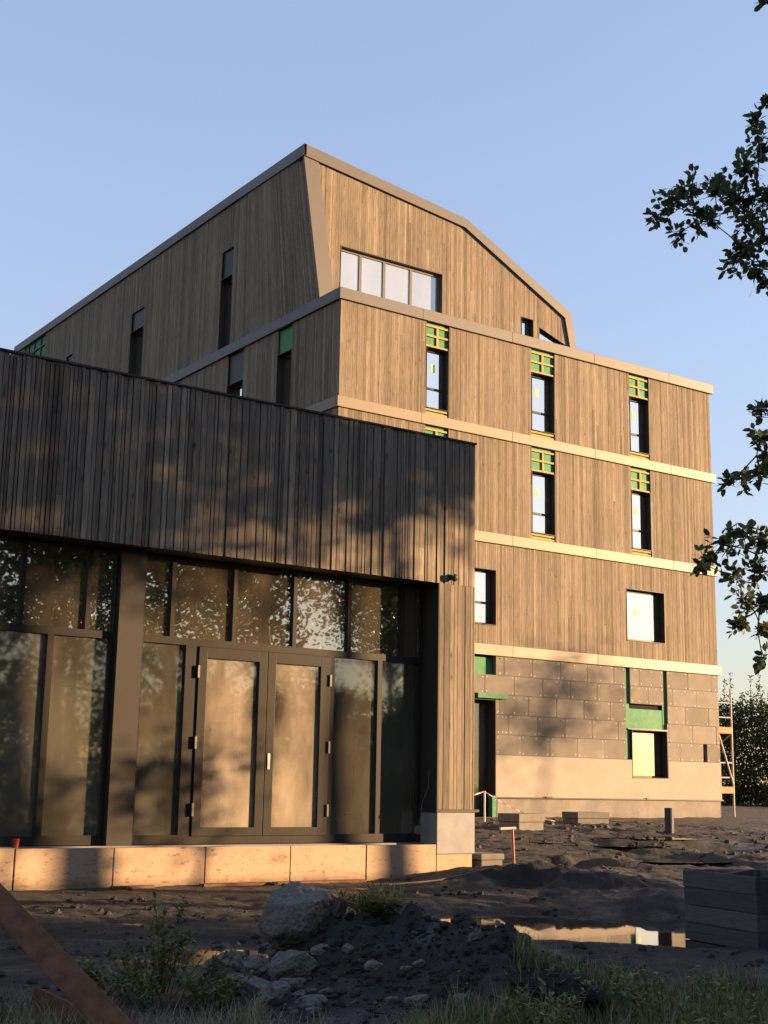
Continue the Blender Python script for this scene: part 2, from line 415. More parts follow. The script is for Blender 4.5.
# ------------------------------------------------------------------ cladding helper
def subtract(z0, z1, cuts):
    segs = [(z0, z1)]
    for a, b in cuts:
        nxt = []
        for s, e in segs:
            if b <= s or a >= e: nxt.append((s, e))
            else:
                if a > s + .01: nxt.append((s, a))
                if b < e - .01: nxt.append((b, e))
        segs = nxt
    return segs
def cladding(mb, u0, u1, z0, z1, openings, widths, gap=.006, thick=.024, prof=None, jitter=.006, top=None, bot=None, rg=rnd, joints=.16):
    """vertical boards in (u, d, z); openings are (u0, u1, z0, z1); top(u)/bot(u) trim the ends"""
    edges = sorted({e for o in openings for e in (o[0], o[1])} | {u0, u1})
    edges = [e for e in edges if u0 <= e <= u1]
    for a, b in zip(edges, edges[1:]):
        u = a
        while u < b - 1e-4:
            wd = rg.choice(widths) * rg.uniform(.95, 1.05)
            e = u + wd
            if b - e < min(widths) * .6: e = b
            e = min(e, b); mid = (u + e) / 2
            cuts = [(o[2], o[3]) for o in openings if o[0] <= mid <= o[1]]
            d0 = rg.uniform(-jitter, jitter); tint = min(1, max(0, rg.gauss(.5, .24)))
            for s, q in subtract(z0, z1, cuts):
                ul, ur = u + gap / 2, e - gap / 2
                tl = tr = q; bl = br = s
                if top and abs(q - z1) < 1e-6: tl, tr = min(q, top(ul)), min(q, top(ur))
                if bot and abs(s - z0) < 1e-6: bl, br = max(s, bot(ul)), max(s, bot(ur))
                if tl - bl < .02 and tr - br < .02: continue
                tl = max(tl, bl + .002); tr = max(tr, br + .002)
                if joints and tl - bl > 1.5 and rg.random() < joints:
                    zj = rg.uniform(bl + .5, min(tl, tr) - .5)
                    mb.hexa([(ul, d0, bl), (ur, d0, br), (ur, d0 + thick, br), (ul, d0 + thick, bl), (ul, d0, zj), (ur, d0, zj), (ur, d0 + thick, zj), (ul, d0 + thick, zj)], min(1, max(0, rg.gauss(.5, .24))))
                    bl = br = zj + .004
                mb.hexa([(ul, d0, bl), (ur, d0, br), (ur, d0 + thick, br), (ul, d0 + thick, bl), (ul, d0, tl), (ur, d0, tr), (ur, d0 + thick, tr), (ul, d0 + thick, tl)], tint)
            u = e
def cells(mb, u0, u1, d0, d1, z0, z1, openings):
    """a slab with rectangular holes, cut into boxes"""
    us = sorted({u0, u1} | {e for o in openings for e in (o[0], o[1]) if u0 < e < u1})
    for a, b in zip(us, us[1:]):
        mid = (a + b) / 2
        for s, q in subtract(z0, z1, [(o[2], o[3]) for o in openings if o[0] <= mid <= o[1]]):
            mb.box(a, b, d0, d1, s, q)

# ------------------------------------------------------------------ the tall block
XL, XR, YT, YB = 17.74, 31.45, 27.56, 51.8
front = lambda u, d, z: (u, YT + d, z)
left = lambda u, d, z: (XL + d, u, z)
YGAB = 28.55
gable = lambda u, d, z: (u, YGAB + d, z)
def flare(y, z): return .62 * max(0, z - 12.45) / 4. * max(0, 1 - (y - YGAB) / 4.6)
leftf = lambda u, d, z: (XL - flare(u, z) + d, u, z)
eave = lambda y: 16.25 + .62 * min(1, max(0, (y - YGAB) / 4.6))
PROF = [(17.08, 16.575), (22.56, 15.89), (26.53, 13.95), (26.86, 12.30)]

tall = thing('apartment_building', ((XL + XR) / 2, (YT + YB) / 2, -.76), 'four storey brown timber clad block under construction with lit front and grey band courses', 'building')

slots = [(20.47, 21.22), (24.14, 25.00), (27.97, 28.77)]
W3 = [(a, b, 9.57, 12.13) for a, b in slots]
W2 = [(a, b, 6.67, 9.29) for a, b in slots]
W1 = [(21.35, 22.87, 4.20, 5.68), (27.70, 29.24, 4.18, 5.67)]
boards = [.058, .066, .072, .08]
def wallfront(z0, z1, ops):
    mb = MB(front); cladding(mb, XL + .01, XR, z0, z1, ops, boards, gap=.004, jitter=.003); o = mb.build('cladding', M['tall_wood'], tall, recalc=False)
    b = MB(front); cells(b, XL + .3, XR - .02, .03, .28, z0, z1, ops); b.build('wall', M['backing'], tall, recalc=False)
wallfront(9.57, 12.13, W3); wallfront(6.67, 9.29, W2); wallfront(3.69, 6.39, W1)

# left hand face (in shade)
LWtop = [(33.45, 34.15, 12.45, 15.5), (39.5, 40.5, 12.45, 15.38), (48.5, 50.75, 15.3, 16.86), (45.6, 46.2, 12.45, 15.32)]
LW3 = [(32.58, 33.5, 9.57, 12.12), (29.92, 30.66, 9.57, 12.12)]
mb = MB(leftf); cladding(mb, YGAB + .02, YB, 12.43, 16.88, LWtop, boards, gap=.004, jitter=.003, top=eave); mb.build('cladding', M['tall_wood'], tall, recalc=False)
mb = MB(left); cells(mb, 29.2, YB, .06, .31, 12.45, 16.2, LWtop); mb.build('wall', M['backing'], tall, recalc=False)
mb = MB(left); cladding(mb, YT + .025, YB, 9.57, 12.13, LW3, boards); mb.build('cladding', M['tall_wood'], tall, recalc=False)
mb = MB(left); cells(mb, YT + .3, YB, .03, .28, 9.57, 12.13, LW3); mb.build('wall', M['backing'], tall, recalc=False)
mb = MB(left); cladding(mb, YT + .025, YB, -.7, 9.29, [], [.12, .145]); mb.build('cladding', M['tall_wood'], tall, recalc=False)

# solid core behind the cladding
mb = MB(); mb.box(XL + .32, XR - .04, YT + .55, YB - .02, -.9, 12.40); mb.build('core', M['interior'], tall)
mb = MB()
lo = [(18.02, YGAB + .36, 12.3), (18.02, YGAB + .36, 16.1), (22.5, YGAB + .36, 15.6), (26.4, YGAB + .36, 13.7), (26.5, YGAB + .36, 12.3)]
mb.prism(lo, [(x, YB - .05, z + (.55 if k == 1 else .2 if k == 2 else 0)) for k, (x, y, z) in enumerate(lo)]); mb.build('attic_core', M['interior'], tall)
mb = MB(left); mb.box(YT + .3, YB - .05, .03, .31, -.9, 9.29); mb.build('wall', M['backing'], tall)
mb = MB(); mb.box(XR - .035, XR, YT + .03, YB, -.76, 12.12); mb.build('side_wall', M['tall_wood'], tall)
# flat terrace roof between parapet and attic
mb = MB(); mb.box(XL + .05, XR - .03, YT + .05, YB - .1, 12.405, 12.428); mb.build('terrace', M['concrete'], tall)

# band courses and copings (each wraps the corner)
def band(z0, z1, out, name='band', lip=0):
    mb = MB()
    u = XL - out
    for e in (20.3, 23.4, 26.5, 29.6, XR + .12):
        mb.box(u + .002, e - .002, YT - out + rnd.uniform(-.002, .002), YT + .02, z0, z1); u = e
    u = YT + .021
    for e in (30.6, 33.7, 36.8, 39.9, 43, 46.1, 49.2, YB):
        mb.box(XL - out + rnd.uniform(-.002, .002), XL - .003, u + .002, e - .002, z0, z1); u = e
    mb.build(name, M['coping' if 'coping' in name else 'band'], tall, bevel=.008)
band(12.13, 12.43, .07, 'parapet_coping'); band(9.29, 9.57, .06); band(6.39, 6.67, .06); band(3.40, 3.69, .06)

# roof edge: metal coping along the gable and the eaves, and the leaning corner trim
mb = MB()
def gpt(x, z, d): return (x, YGAB + d, z)
outer = PROF; inner = [(17.06, 16.25), (22.49, 15.63), (26.29, 13.75), (26.60, 12.30)]
for k in range(3):
    q = [outer[k], outer[k + 1], inner[k + 1], inner[k]]
    mb.prism([gpt(x, z, -.07) for x, z in q], [gpt(x, z, .35) for x, z in q])
mb.build('roof_coping', M['coping'], tall)
mb = MB(); q = [(17.70, 12.44), (18.16, 12.44), (17.56, 16.19), (17.09, 16.25)]
mb.prism([gpt(x, z, -.035) for x, z in q], [gpt(x, z, .012) for x, z in q]); mb.build('corner_trim', M['coping'], tall)
mb = MB()
st = [(YGAB - .07, 17.075, 16.25, 16.575), (YGAB + 4.6, XL - .07, 16.87, 17.17), (YB, XL - .07, 16.87, 17.17)]
for (ya, xa, a0, a1), (yb, xb, b0, b1) in zip(st, st[1:]):
    mb.hexa([(xa, ya, a0), (xa + .067, ya, a0), (xb + .067, yb, b0), (xb, yb, b0), (xa, ya, a1), (xa + .067, ya, a1), (xb + .067, yb, b1), (xb, yb, b1)])
mb.build('eaves_coping', M['coping'], tall)
mb = MB()
sec = [(17.12, 16.53), (22.56, 15.88), (26.53, 13.94), (26.85, 12.31), (26.80, 12.31), (26.48, 13.90), (22.54, 15.83), (17.12, 16.46)]
sec2 = [(17.72, 17.15), (22.56, 16.5), (26.53, 14.1), (26.85, 12.31), (26.80, 12.31), (26.48, 14.05), (22.54, 16.45), (17.72, 17.08)]
mb.prism([(x, YGAB + .3, z) for x, z in sec], [(x, YGAB + 4.6, z) for x, z in sec2]); mb.prism([(x, YGAB + 4.6, z) for x, z in sec2], [(x, YB - .03, z) for x, z in sec2]); mb.build('roof', M['dark_metal'], tall)

# gable end boards
def ptop(u): return lin([(17.06, 16.25), (22.49, 15.63), (26.29, 13.75), (26.60, 12.4)], u) + .03
def lbot(u): return 12.45 if u > 18.14 else 12.44 + (18.14 - u) / .60 * 3.75
GW = [(18.33, 21.75, 12.5, 14.06), (24.62, 25.10, 12.5, 13.45)]
mb = MB(gable)
slope_top = lambda u: 13.27 - (u - 25.33) * .33
cladding(mb, 17.56, 25.33, 12.45, 17.0, GW, boards, gap=.004, jitter=.003, top=ptop, bot=lbot)
cladding(mb, 25.33, 26.36, 12.9, 17.0, [], boards, gap=.004, jitter=.003, top=ptop, bot=slope_top)
cladding(mb, 26.36, 26.62, 12.45, 17.0, [], boards, gap=.004, jitter=.003, top=ptop)
mb.build('gable_cladding', M['tall_wood'], tall, recalc=False)
mb = MB(gable)
cells(mb, 18.14, 22.4, .03, .30, 12.45, 15.5, GW); cells(mb, 22.4, 25.33, .03, .30, 12.45, 14.2, GW)
mb.prism([(17.7, .03, 15.5), (18.14, .03, 12.6), (18.14, .03, 15.5)], [(17.7, .3, 15.5), (18.14, .3, 12.6), (18.14, .3, 15.5)])
mb.prism([(22.4, .03, 14.2), (25.2, .03, 14.2), (22.4, .03, 15.6)], [(22.4, .3, 14.2), (25.2, .3, 14.2), (22.4, .3, 15.6)])
mb.prism([(25.33, .03, 13.29), (26.38, .03, 12.95), (26.36, .03, 13.5), (25.33, .03, 14.1)], [(25.33, .3, 13.29), (26.38, .3, 12.95), (26.36, .3, 13.5), (25.33, .3, 14.1)])
mb.build('wall', M['backing'], tall, recalc=False)

def window(fmap, u0, u1, z0, z1, depth, mull=(), rails=(), fw=.06, glassm='glass_far', framem='frame', name='window', lip=True, stickers=()):
    """frame (the part), its pane and sticker are sub-parts"""
    mb = MB(fmap)
    a, b = depth, depth + .07
    mb.box(u0, u0 + fw, a, b, z0, z1); mb.box(u1 - fw, u1, a, b, z0, z1)
    mb.box(u0 + fw, u1 - fw, a, b, z0, z0 + fw); mb.box(u0 + fw, u1 - fw, a, b, z1 - fw, z1)
    for q in mull: mb.box(q - fw * .6, q + fw * .6, a + .004, b, z0 + fw, z1 - fw)
    for q in rails: mb.box(u0 + fw, u1 - fw, a + .008, b, q - fw * .5, q + fw * .5)
    # reveal lining
    if lip:
        mb.box(u0 - .012, u0, -.012, b, z0, z1); mb.box(u1, u1 + .012, -.012, b, z0, z1)
        mb.box(u0 - .012, u1 + .012, -.012, b, z1, z1 + .012); mb.box(u0 - .012, u1 + .012, -.03, b, z0 - .015, z0)
    fr = mb.build(name, M[framem], tall)
    g = MB(fmap); g.box(u0 + fw * .7, u1 - fw * .7, depth + .03, depth + .045, z0 + fw * .7, z1 - fw * .7)
    g.build('pane', M[glassm], fr)
    for (su, sz, sw, sh) in stickers:
        s = MB(fmap); s.box(su, su + sw, depth + .024, depth + .028, sz, sz + sh); s.build('sticker', M['sticker'], fr)
    return fr
# slot windows with green membrane and battens above
for k, (a, b) in enumerate(slots):
    for zb, zt in ((9.57, 12.13), (6.67, 9.29)):
        window(front, a + .02, b - .02, zb + .20, zt - .70, .17, rails=(zb + .78,), stickers=[(a + .30, zb + 1.25, .13, .22)])
        mem = MB(front).box(a, b, .05, .2, zt - .685, zt).build('membrane', M['green'], tall)
        MB(front).box(a, b, .05, .3, zb, zb + .185).build('sill_membrane', M['green'], tall)
        for zz in (zt - .69, zt - .40, zt - .13): MB(front).box(a + .004, b - .004, .005, .045, zz, zz + .05).build('batten', M['batten'], mem)
        MB(front).box((a + b) / 2 - .03, (a + b) / 2 + .03, .012, .0465, zt - .64, zt - .13).build('batten', M['batten'], mem)
        for zz in (zb + .02, zb + .12): MB(front).box(a + .004, b - .004, .005, .045, zz, zz + .05).build('batten', M['batten'], mem)
        mb = MB(front); mb.box(b - .005, b + .02, -.015, .25, zb, zt); mb.build('jamb', M['frame'], tall)
for (a, b, z0, z1) in W1:
    window(front, a + .01, b - .01, z0 + .01, z1 - .012, .18, rails=((z0 + .6,) if a < 25 else ()), stickers=[(a + .5, z0 + .75, .13, .16)])
# attic window and the two small ones
window(gable, 18.35, 21.73, 12.52, 14.04, .12, mull=(19.06, 19.84, 20.74), fw=.07, framem='coping', glassm='glass_gable')
window(gable, 24.64, 25.08, 12.52, 13.43, .15)
fmb = MB(gable); q = [(25.33, 12.5), (26.36, 12.5), (26.36, 12.92), (25.33, 13.25)]
fmb.prism([(x, .12, z) for x, z in q], [(x, .2, z) for x, z in q]); fr = fmb.build('window', M['frame'], tall)
gmb = MB(gable); q = [(25.42, 12.5), (26.28, 12.5), (26.28, 12.85), (25.42, 13.12)]
gmb.prism([(x, .10, z) for x, z in q], [(x, .118, z) for x, z in q]); gmb.build('pane', M['glass_far'], fr)
# shaded side windows
def lwin(a, b, z0, z1, zp, panel):
    window(left, a + .01, b - .01, z0, zp, .18)
    mb = MB(left); mb.box(a, b, .06, .2, zp + .012, z1 - .012); mb.build('membrane' if panel == 'green' else 'head_panel', M[panel], tall)
lwin(33.45, 34.15, 12.45, 15.5, 14.62, 'dark_metal'); lwin(39.5, 40.5, 12.45, 15.38, 14.7, 'dark_metal'); lwin(45.6, 46.2, 12.45, 15.32, 14.9, 'dark_metal')
lwin(32.58, 33.5, 9.57, 12.12, 11.2, 'dark_metal'); lwin(29.92, 30.66, 9.57, 12.12, 11.4, 'green')
mb = MB(left); mb.box(48.5, 50.75, .06, .2, 15.3, 16.86); mb.build('membrane', M['green'], tall)
mb = MB(left)
for zz in (15.5, 16.0, 16.45): mb.box(48.5, 50.75, .005, .055, zz, zz + .05)
for uu in (49.0, 49.7, 50.3): mb.box(uu, uu + .05, .012, .056, 15.3, 16.86)
mb.build('batten', M['frame'], tall)

# ground storey: insulation boards with fixing discs, beige base coat, damp foot
GOP = [(20.9, 22.87, -.76, 2.26), (20.9, 22.87, 2.84, 3.36), (27.66, 29.24, .33, 2.26)]
ins = MB(front)
rows = [.84, 1.36, 1.88, 2.40, 2.90, 3.40]
rg = random.Random(11)
GAPS = [(30.73, 30.89, .86, 1.37)]
STRIPS = [(27.60, 27.78, .86, 3.40), (29.12, 29.27, 1.70, 3.40)]
for k, (z0, z1) in enumerate(zip(rows, rows[1:])):
    u = 20.9 - rg.uniform(0, 1)
    offs = [.0, .55, .25, .75, .4][k]
    edges = [16.9 + offs - 1.15 + 1.0 * j for j in range(19)]
    for a, b in zip(edges, edges[1:]):
        a, b = max(a, XL + .0), min(b, XR)
        if b - a < .06: continue
        segs = [(a, b)]
        for o in GOP + STRIPS + GAPS:
            if o[2] < (z0 + z1) / 2 < o[3]:
                nn = []
                for s, e in segs:
                    if o[1] <= s or o[0] >= e: nn.append((s, e))
                    else:
                        if o[0] > s + .03: nn.append((s, o[0]))
                        if o[1] < e - .03: nn.append((o[1], e))
                segs = nn
        for s, e in segs:
            tn = rg.random(); dd = rg.uniform(-.004, .004)
            gl = rg.uniform(.003, .008)
            if False:      # the missing bit near the corner
                ins.box(s + gl, 30.72, .0 + dd, .12, z0 + .003, z1 - .004, tn); ins.box(30.90, e - gl, dd, .12, z0 + .003, z1 - .004, tn)
            else: ins.box(s + gl, e - gl, dd, .12, z0 + .003, z1 - .004, tn)
            for du in ([s + .07, e - .07] if e - s > .4 else [(s + e) / 2]) + ([(s + e) / 2] if rg.random() < .4 else []):
                for zz in (z0 + .06, z1 - .06):
                    cu, cz = du + rg.uniform(-.02, .02), zz + rg.uniform(-.015, .015)
                    n = 8; r = .019
                    ring = [(cu + r * math.cos(2 * math.pi * j / n), cz + r * math.sin(2 * math.pi * j / n)) for j in range(n)]
                    ins.prism([(x, dd - .004, z) for x, z in ring], [(x, dd + .004, z) for x, z in ring], .5, 1)
ins.build('insulation', [M['insul'], M['disc']], tall)
mb = MB(front); cells(mb, XL + .3, XR - .02, .125, .30, -.9, 3.40, GOP); mb.build('wall', M['backing'], tall, recalc=False)
mb = MB(front)
cells(mb, 22.87, XR + .006, -.012, .121, -.23, .835, [(27.80, 29.25, .33, .9)]); mb.build('basecoat', M['render'], tall)
MB(front).box(XL + .02, 20.9, -.012, .121, -.9, .835).build('basecoat', M['render'], tall)
mb = MB(front); mb.box(22.95, XR - .03, .03, .13, -.95, -.245); mb.build('plinth_foot', M['foot'], tall)
mb = MB(front); mb.box(22.87, XR + .05, -.045, .03, -.262, -.232); mb.box(24.55, 24.78, -.06, -.02, -.25, -.205); mb.box(28.3, 28.4, -.06, -.02, -.25, -.21); mb.build('base_profile', M['dark_metal'], tall)
window(front, 27.83, 29.22, .35, 1.66, .22, framem='frame', stickers=[(28.15, .95, .12, .18)])
MB(front).box(27.66, 29.24, .07, .25, 1.71, 2.26).build('membrane', M['green'], tall); MB(front).box(27.66, 29.25, -.02, .2, 1.675, 1.705).build('drip_edge', M['coping'], tall)
for a, b, z0, z1 in STRIPS: MB(front).box(a, b, .06, .118, z0, z1).build('membrane_strip', M['green'], tall)
# side door of the tall block, mostly behind the pavilion
mb = MB(front); mb.box(20.9, 22.87, .14, .29, 2.86, 3.36); mb.build('membrane', M['green'], tall)
mb = MB(front); mb.box(22.2, 23.2, -.10, -.004, 2.28, 2.40); mb.build('lintel_strip', M['green'], tall)
mb = MB(front); mb.box(22.72, 22.86, -.05, .1, -.74, -.2); mb.build('membrane_upstand', M['green'], tall)
dr = window(front, 20.92, 22.85, -.74, 2.24, .30, mull=(21.9,), fw=.08, name='door', glassm='glass_low')
mb = MB(front); mb.box(22.0, 22.05, .25, .30, .35, .62); mb.build('handle', M['galv'], dr)

# ------------------------------------------------------------------ the pavilion in front
YN, XE, YG = 16.54, 13.31, 16.94
nf = lambda u, d, z: (u, YN + d, z)
pav = thing('timber_pavilion', (6.0, 19.5, -1.33), 'low pavilion clad in dark weathered upright boards with a tall glazed front', 'building')
nb = [.045, .055, .065, .08, .095, .11]
XW = -3.0
mb = MB(nf); cladding(mb, XW, XE - .01, 3.09, 5.40, [], nb, gap=.013, thick=.03, jitter=.014, rg=random.Random(21)); mb.build('fascia_boards', M['near_wood'], pav, recalc=False)
mb = MB(nf); cladding(mb, 12.60, XE - .01, -.33, 3.088, [], nb, gap=.008, thick=.03, jitter=.005, joints=0, rg=random.Random(5)); mb.build('pier_boards', M['near_wood'], pav, recalc=False)
mb = MB(lambda u, d, z: (XE - d, u, z)); cladding(mb, YN + .02, 26.2, -.33, 5.40, [], nb, gap=.012, thick=.03, jitter=.006); mb.build('side_boards', M['near_wood'], pav, recalc=False)
mb = MB(nf); mb.box(XW, XE - .04, .05, .35, 3.12, 5.38); mb.box(12.64, XE - .04, .05, .35, -.33, 3.12); mb.build('wall', M['backing'], pav)
mb = MB(); mb.box(XW, XE - .002, YN - .025, YN + .04, 5.402, 5.43); mb.build('roof_edge', M['dark_metal'], pav)
mb = MB(nf); mb.box(XW, 12.6, .036, .62, 3.09, 3.118); mb.build('soffit', M['dark_metal'], pav)
mb = MB(); mb.box(XW, XE - .05, YN + .36, 26.2, 5.1, 5.38); mb.build('roof', M['dark_metal'], pav)
mb = MB(); mb.box(XE - .07, XE - .035, YN + .4, 26.2, -1.2, 5.1); mb.box(XW, XE - .07, 26.1, 26.2, -1.3, 5.1); mb.box(XW - .1, XW, YN, 26.2, -1.3, 5.38); mb.build('outer_wall', M['interior'], pav)
mb = MB(); mb.box(XW, XE - .08, YN + .30, 26.1, -1.3, -.83); mb.build('floor', M['screed'], pav)
mb = MB(); mb.box(XW, XE - .08, YN + .66, 26.1, 3.35, 3.4); mb.build('ceiling', M['interior'], pav)
# reveal, concrete foot and plinth
mb = MB(nf); mb.box(12.585, 12.60, .0, .5, -.33, 3.09); mb.build('reveal', M['dark_metal'], pav)
mb = MB(nf); mb.box(12.56, XE + .06, -.035, .45, -.372, -.332); mb.build('sill_flashing', M['dark_metal'], pav)
mb = MB(nf); mb.box(12.585, XE - .002, -.005, .5, -.985, -.375); mb.build('concrete_foot', M['concrete'], pav, bevel=.01)
pj = [XW, -.4, .9, 2.2, 3.5, 4.8, 6.12, 7.42, 8.73, 10.05, 11.32, 12.58]
for a, b in zip(pj, pj[1:]):
    t = rnd.uniform(-.006, .006)
    mb = MB(nf); mb.box(a + .008, b - .008, t, .10, -1.42, -.835 + rnd.uniform(-.01, .006)); mb.build('plinth_panel', M['plinth'], pav, bevel=.006)
mb = MB(nf); mb.box(12.60, 13.27, .012, .12, -1.42, -.99); mb.build('plinth_panel', M['plinth'], pav, bevel=.006)
mb = MB(nf); mb.box(XW, 12.58, .105, .40, -1.3, -.86); mb.build('ledge', M['concrete'], pav)

# curtain wall
gf = lambda u, d, z: (u, YG + d, z)
ZB, ZT0, ZT1, ZTOP = -.82, 1.86, 1.96, 3.10
cw = MB(gf)
cw.box(XW, 12.585, 0, .12, ZB, -.70); cw.box(XW, 12.585, .004, .12, ZT0, ZT1); cw.box(XW, 12.585, 0, .12, 3.04, 3.118)
upper = [3.9, 5.0, 6.10, 7.01, 7.42, 7.80, 8.25, 9.22, 10.22, 11.18, 12.17, 12.53]
lower = [4.0, 5.3, 6.53, 7.39, 7.82, 8.52, 8.64, 10.885, 11.755, 12.52]
um = [(u, .06) for u in upper]; 
for u, wd in um: cw.box(u, u + wd, .002, .118, ZT1, 3.04)
lm = [(3.95, .08), (5.25, .08), (6.51, .085), (7.38, .06), (7.80, .06), (8.51, .185), (10.875, .09), (11.745, .08), (12.51, .07)]
for u, wd in lm: cw.box(u, u + wd, .002, .118, -.70, ZT0)
fr = cw.build('curtain_wall_frame', M['door_frame'], pav)
def pane(u0, u1, z0, z1, m):
    g = MB(gf); g.box(u0, u1, .05, .065, z0, z1); return g.build('glass_pane', M[m], fr)
us = [XW] + upper
for a, b in zip(us, us[1:]):
    if abs(a - 7.42) < .01: continue
    pane(a + (.06 if a > XW else 0), b, ZT1, 3.04, 'glass_up')
prev = XW
for (u, wd) in lm:
    if abs(u - 10.875) > .01 and abs(u - 7.80) > .01:
        pane(prev, u, -.70, ZT0, 'glass_low')
    prev = u + wd
mb = MB(); mb.box(7.44, 7.80, YG - .10, YG + .14, -.83, 3.086); mb.build('column_cladding', M['dark_metal'], pav)
# double door
for (a, b, g0, g1, hinge) in ((8.705, 9.805, 8.84, 9.67, 0), (9.815, 10.87, 9.95, 10.71, 1)):
    d = MB(gf); y0, y1 = -.02, .07
    d.box(a, g0, y0, y1, -.715, 1.855); d.box(g1, b, y0, y1, -.715, 1.855); d.box(g0, g1, y0, y1, -.715, -.60); d.box(g0, g1, y0, y1, 1.70, 1.855)
    leaf = d.build('door', M['door_frame'], pav, bevel=.004)
    g = MB(gf); g.box(g0, g1, .02, .035, -.60, 1.70); g.build('glass_pane', M['glass_door'], leaf)
    for zz in (-.45, .45, 1.42):
        h = MB(gf); hu = a - .02 if hinge == 0 else b - .01
        h.box(hu, hu + .03, -.045, -.018, zz, zz + .17); h.build('hinge', M['hinge'], leaf)
    if hinge:
        h = MB(gf); h.box(a + .035, a + .075, -.032, -.02, .20, .42); h.build('lock_plate', M['galv'], leaf)
        h = MB(gf); h.tube([gf(a + .055, -.03, .36), gf(a + .055, -.03, .36)], .01) if False else None
    h = MB(gf); h.box(g0 + .02, g1 - .25, .036, .05, .42, .45); h.build('push_bar', M['galv'], leaf)
# inside: partition, white boards, a leaning batten and a bucket
mb = MB(); mb.box(4.0, 8.1, 19.6, 19.72, -.83, 3.35); mb.box(8.1, 8.22, 19.6, 22.6, -.83, 3.35); mb.box(11.6, XE - .1, 20.3, 20.42, -.83, 3.35); mb.box(11.5, 11.6, 20.3, 25, -.83, 3.35); mb.build('partition', M['interior'], pav)
mb = MB(); mb.box(8.3, 11.5, 24.0, 24.1, -.83, 3.3); mb.build('back_partition', M['interior'], pav)
o = MB().tube([(11.9, 17.75, -.82), (11.6, 17.30, 1.05)], .022, 6).build('wooden_pole', M['frame']); tag(o, 'dark pole leaning inside the pavilion behind the pane beside the double door', 'pole')
mb = MB(); n = 14
for (r0, z0, r1, z1) in ((.13, -.828, .17, -.42),):
    mb.prism([(11.75 + r0 * math.cos(2 * math.pi * k / n), 17.6 + r0 * math.sin(2 * math.pi * k / n), z0) for k in range(n)], [(11.75 + r1 * math.cos(2 * math.pi * k / n), 17.6 + r1 * math.sin(2 * math.pi * k / n), z1) for k in range(n)])
bk = mb.build('bucket', M['pipe']); tag(bk, 'dark bucket on the pavilion floor behind the dusty pane', 'bucket')
# lamp under the fascia corner
lp = thing('wall_lamp', (12.82, YN - .01, 3.16), 'small black dome lamp on the board clad corner of the pavilion', 'lamp')
mb = MB(); mb.tube([(12.82, YN - .012, 3.2), (12.82, YN - .05, 3.2)], .05, 12); mb.build('mount', M['frame'], lp)
mb = MB(); mb.tube([(12.82, YN - .045, 3.2), (12.83, YN - .07, 3.19), (12.83, YN - .10, 3.175), (12.83, YN - .115, 3.17)], [.03, .06, .055, .02], 12); mb.build('dome', M['frame'], lp, smooth=True)
# cable with a pale plug hanging in the reveal
cb = thing('cable', (12.45, YN + .2, -.80), 'thin cable with a pale round end dangling beside the pavilion corner', 'cable')
mb = MB(); mb.tube([(12.58, YN + .2, .25), (12.55, YN + .16, .0), (12.42, YN + .15, -.25), (12.40, YN + .17, -.5), (12.38, YN + .2, -.6)], .006, 6); mb.build('wire', M['block'], cb)
mb = MB(); mb.tube([(12.37, YN + .16, -.64), (12.37, YN + .20, -.64)], .065, 16); mb.build('coil', M['block'], cb)
# red cup on the ledge
mb = MB(); n = 12
mb.prism([(6.14 + .035 * math.cos(2 * math.pi * k / n), YN + .06 + .035 * math.sin(2 * math.pi * k / n), -.832) for k in range(n)], [(6.14 + .048 * math.cos(2 * math.pi * k / n), YN + .06 + .048 * math.sin(2 * math.pi * k / n), -.72) for k in range(n)])
tag(mb.build('cup', M['red']), 'small red cup left on the ledge below the glass', 'cup')

# ------------------------------------------------------------------ site things
def lift(x, y, dz=0): return (x, y, ground_z(x, y) + dz)

# boards lying along the foot of the plinth
for (x0, x1, y, wd, lab) in ((7.35, 7.95, 16.40, .05, 'short dark board lying at the foot of the salmon plinth'), (8.6, 11.2, 16.36, .07, 'long brown board lying on the mud along the plinth')):
    mb = MB(); z0, z1 = ground_z(x0, y), ground_z(x1, y)
    mb.hexa([(x0, y - wd, z0), (x1, y - wd + .05, z1), (x1, y + wd + .05, z1), (x0, y + wd, z0), (x0, y - wd, z0 + .035), (x1, y - wd + .05, z1 + .035), (x1, y + wd + .05, z1 + .035), (x0, y + wd, z0 + .035)])
    tag(mb.build('board', M['plank']), lab, 'board')
mb = MB(); mb.tube([lift(11.2, 15.8, .015), lift(12.0, 15.75, .02), lift(12.9, 15.6, .02)], .013, 6); tag(mb.build('lath', M['block']), 'thin pale lath on the mud below the pavilion corner', 'lath')

# concrete blocks against the foot of the tall block
def block(cx, cy, lx, ly, h, rz, name, mat, lab, cat, group=None, tilt=0):
    z = ground_z(cx, cy) - .03
    t = thing(name, (cx, cy, z), lab, cat, group)
    fm = lambda u, d, q: (cx + u * math.cos(rz) - d * math.sin(rz), cy + u * math.sin(rz) + d * math.cos(rz), z + q + u * tilt)
    mb = MB(fm); mb.box(-lx / 2, lx / 2, -ly / 2, ly / 2, 0, h * .52); mb.build('lower_course', mat, t, bevel=.012)
    mb = MB(fm); mb.box(-lx / 2 - .02, lx / 2 + .02, -ly / 2 - .02, ly / 2 + .02, h * .54, h); mb.build('upper_course', mat, t, bevel=.012)
    return t
block(20.15, 23.4, .80, .6, .38, .12, 'concrete_block', M['block'], 'grey brown block nearest the dark door of the tall building', 'block')
block(23.7, 25.1, .95, .6, .32, -.1, 'concrete_block', M['block'], 'grey block standing midway along the beige base of the tall building', 'block')
block(13.62, 16.75, .42, .5, .20, 0, 'concrete_step', M['block'], 'low grey kerb block sunk in mud beside the pavilion corner', 'block')
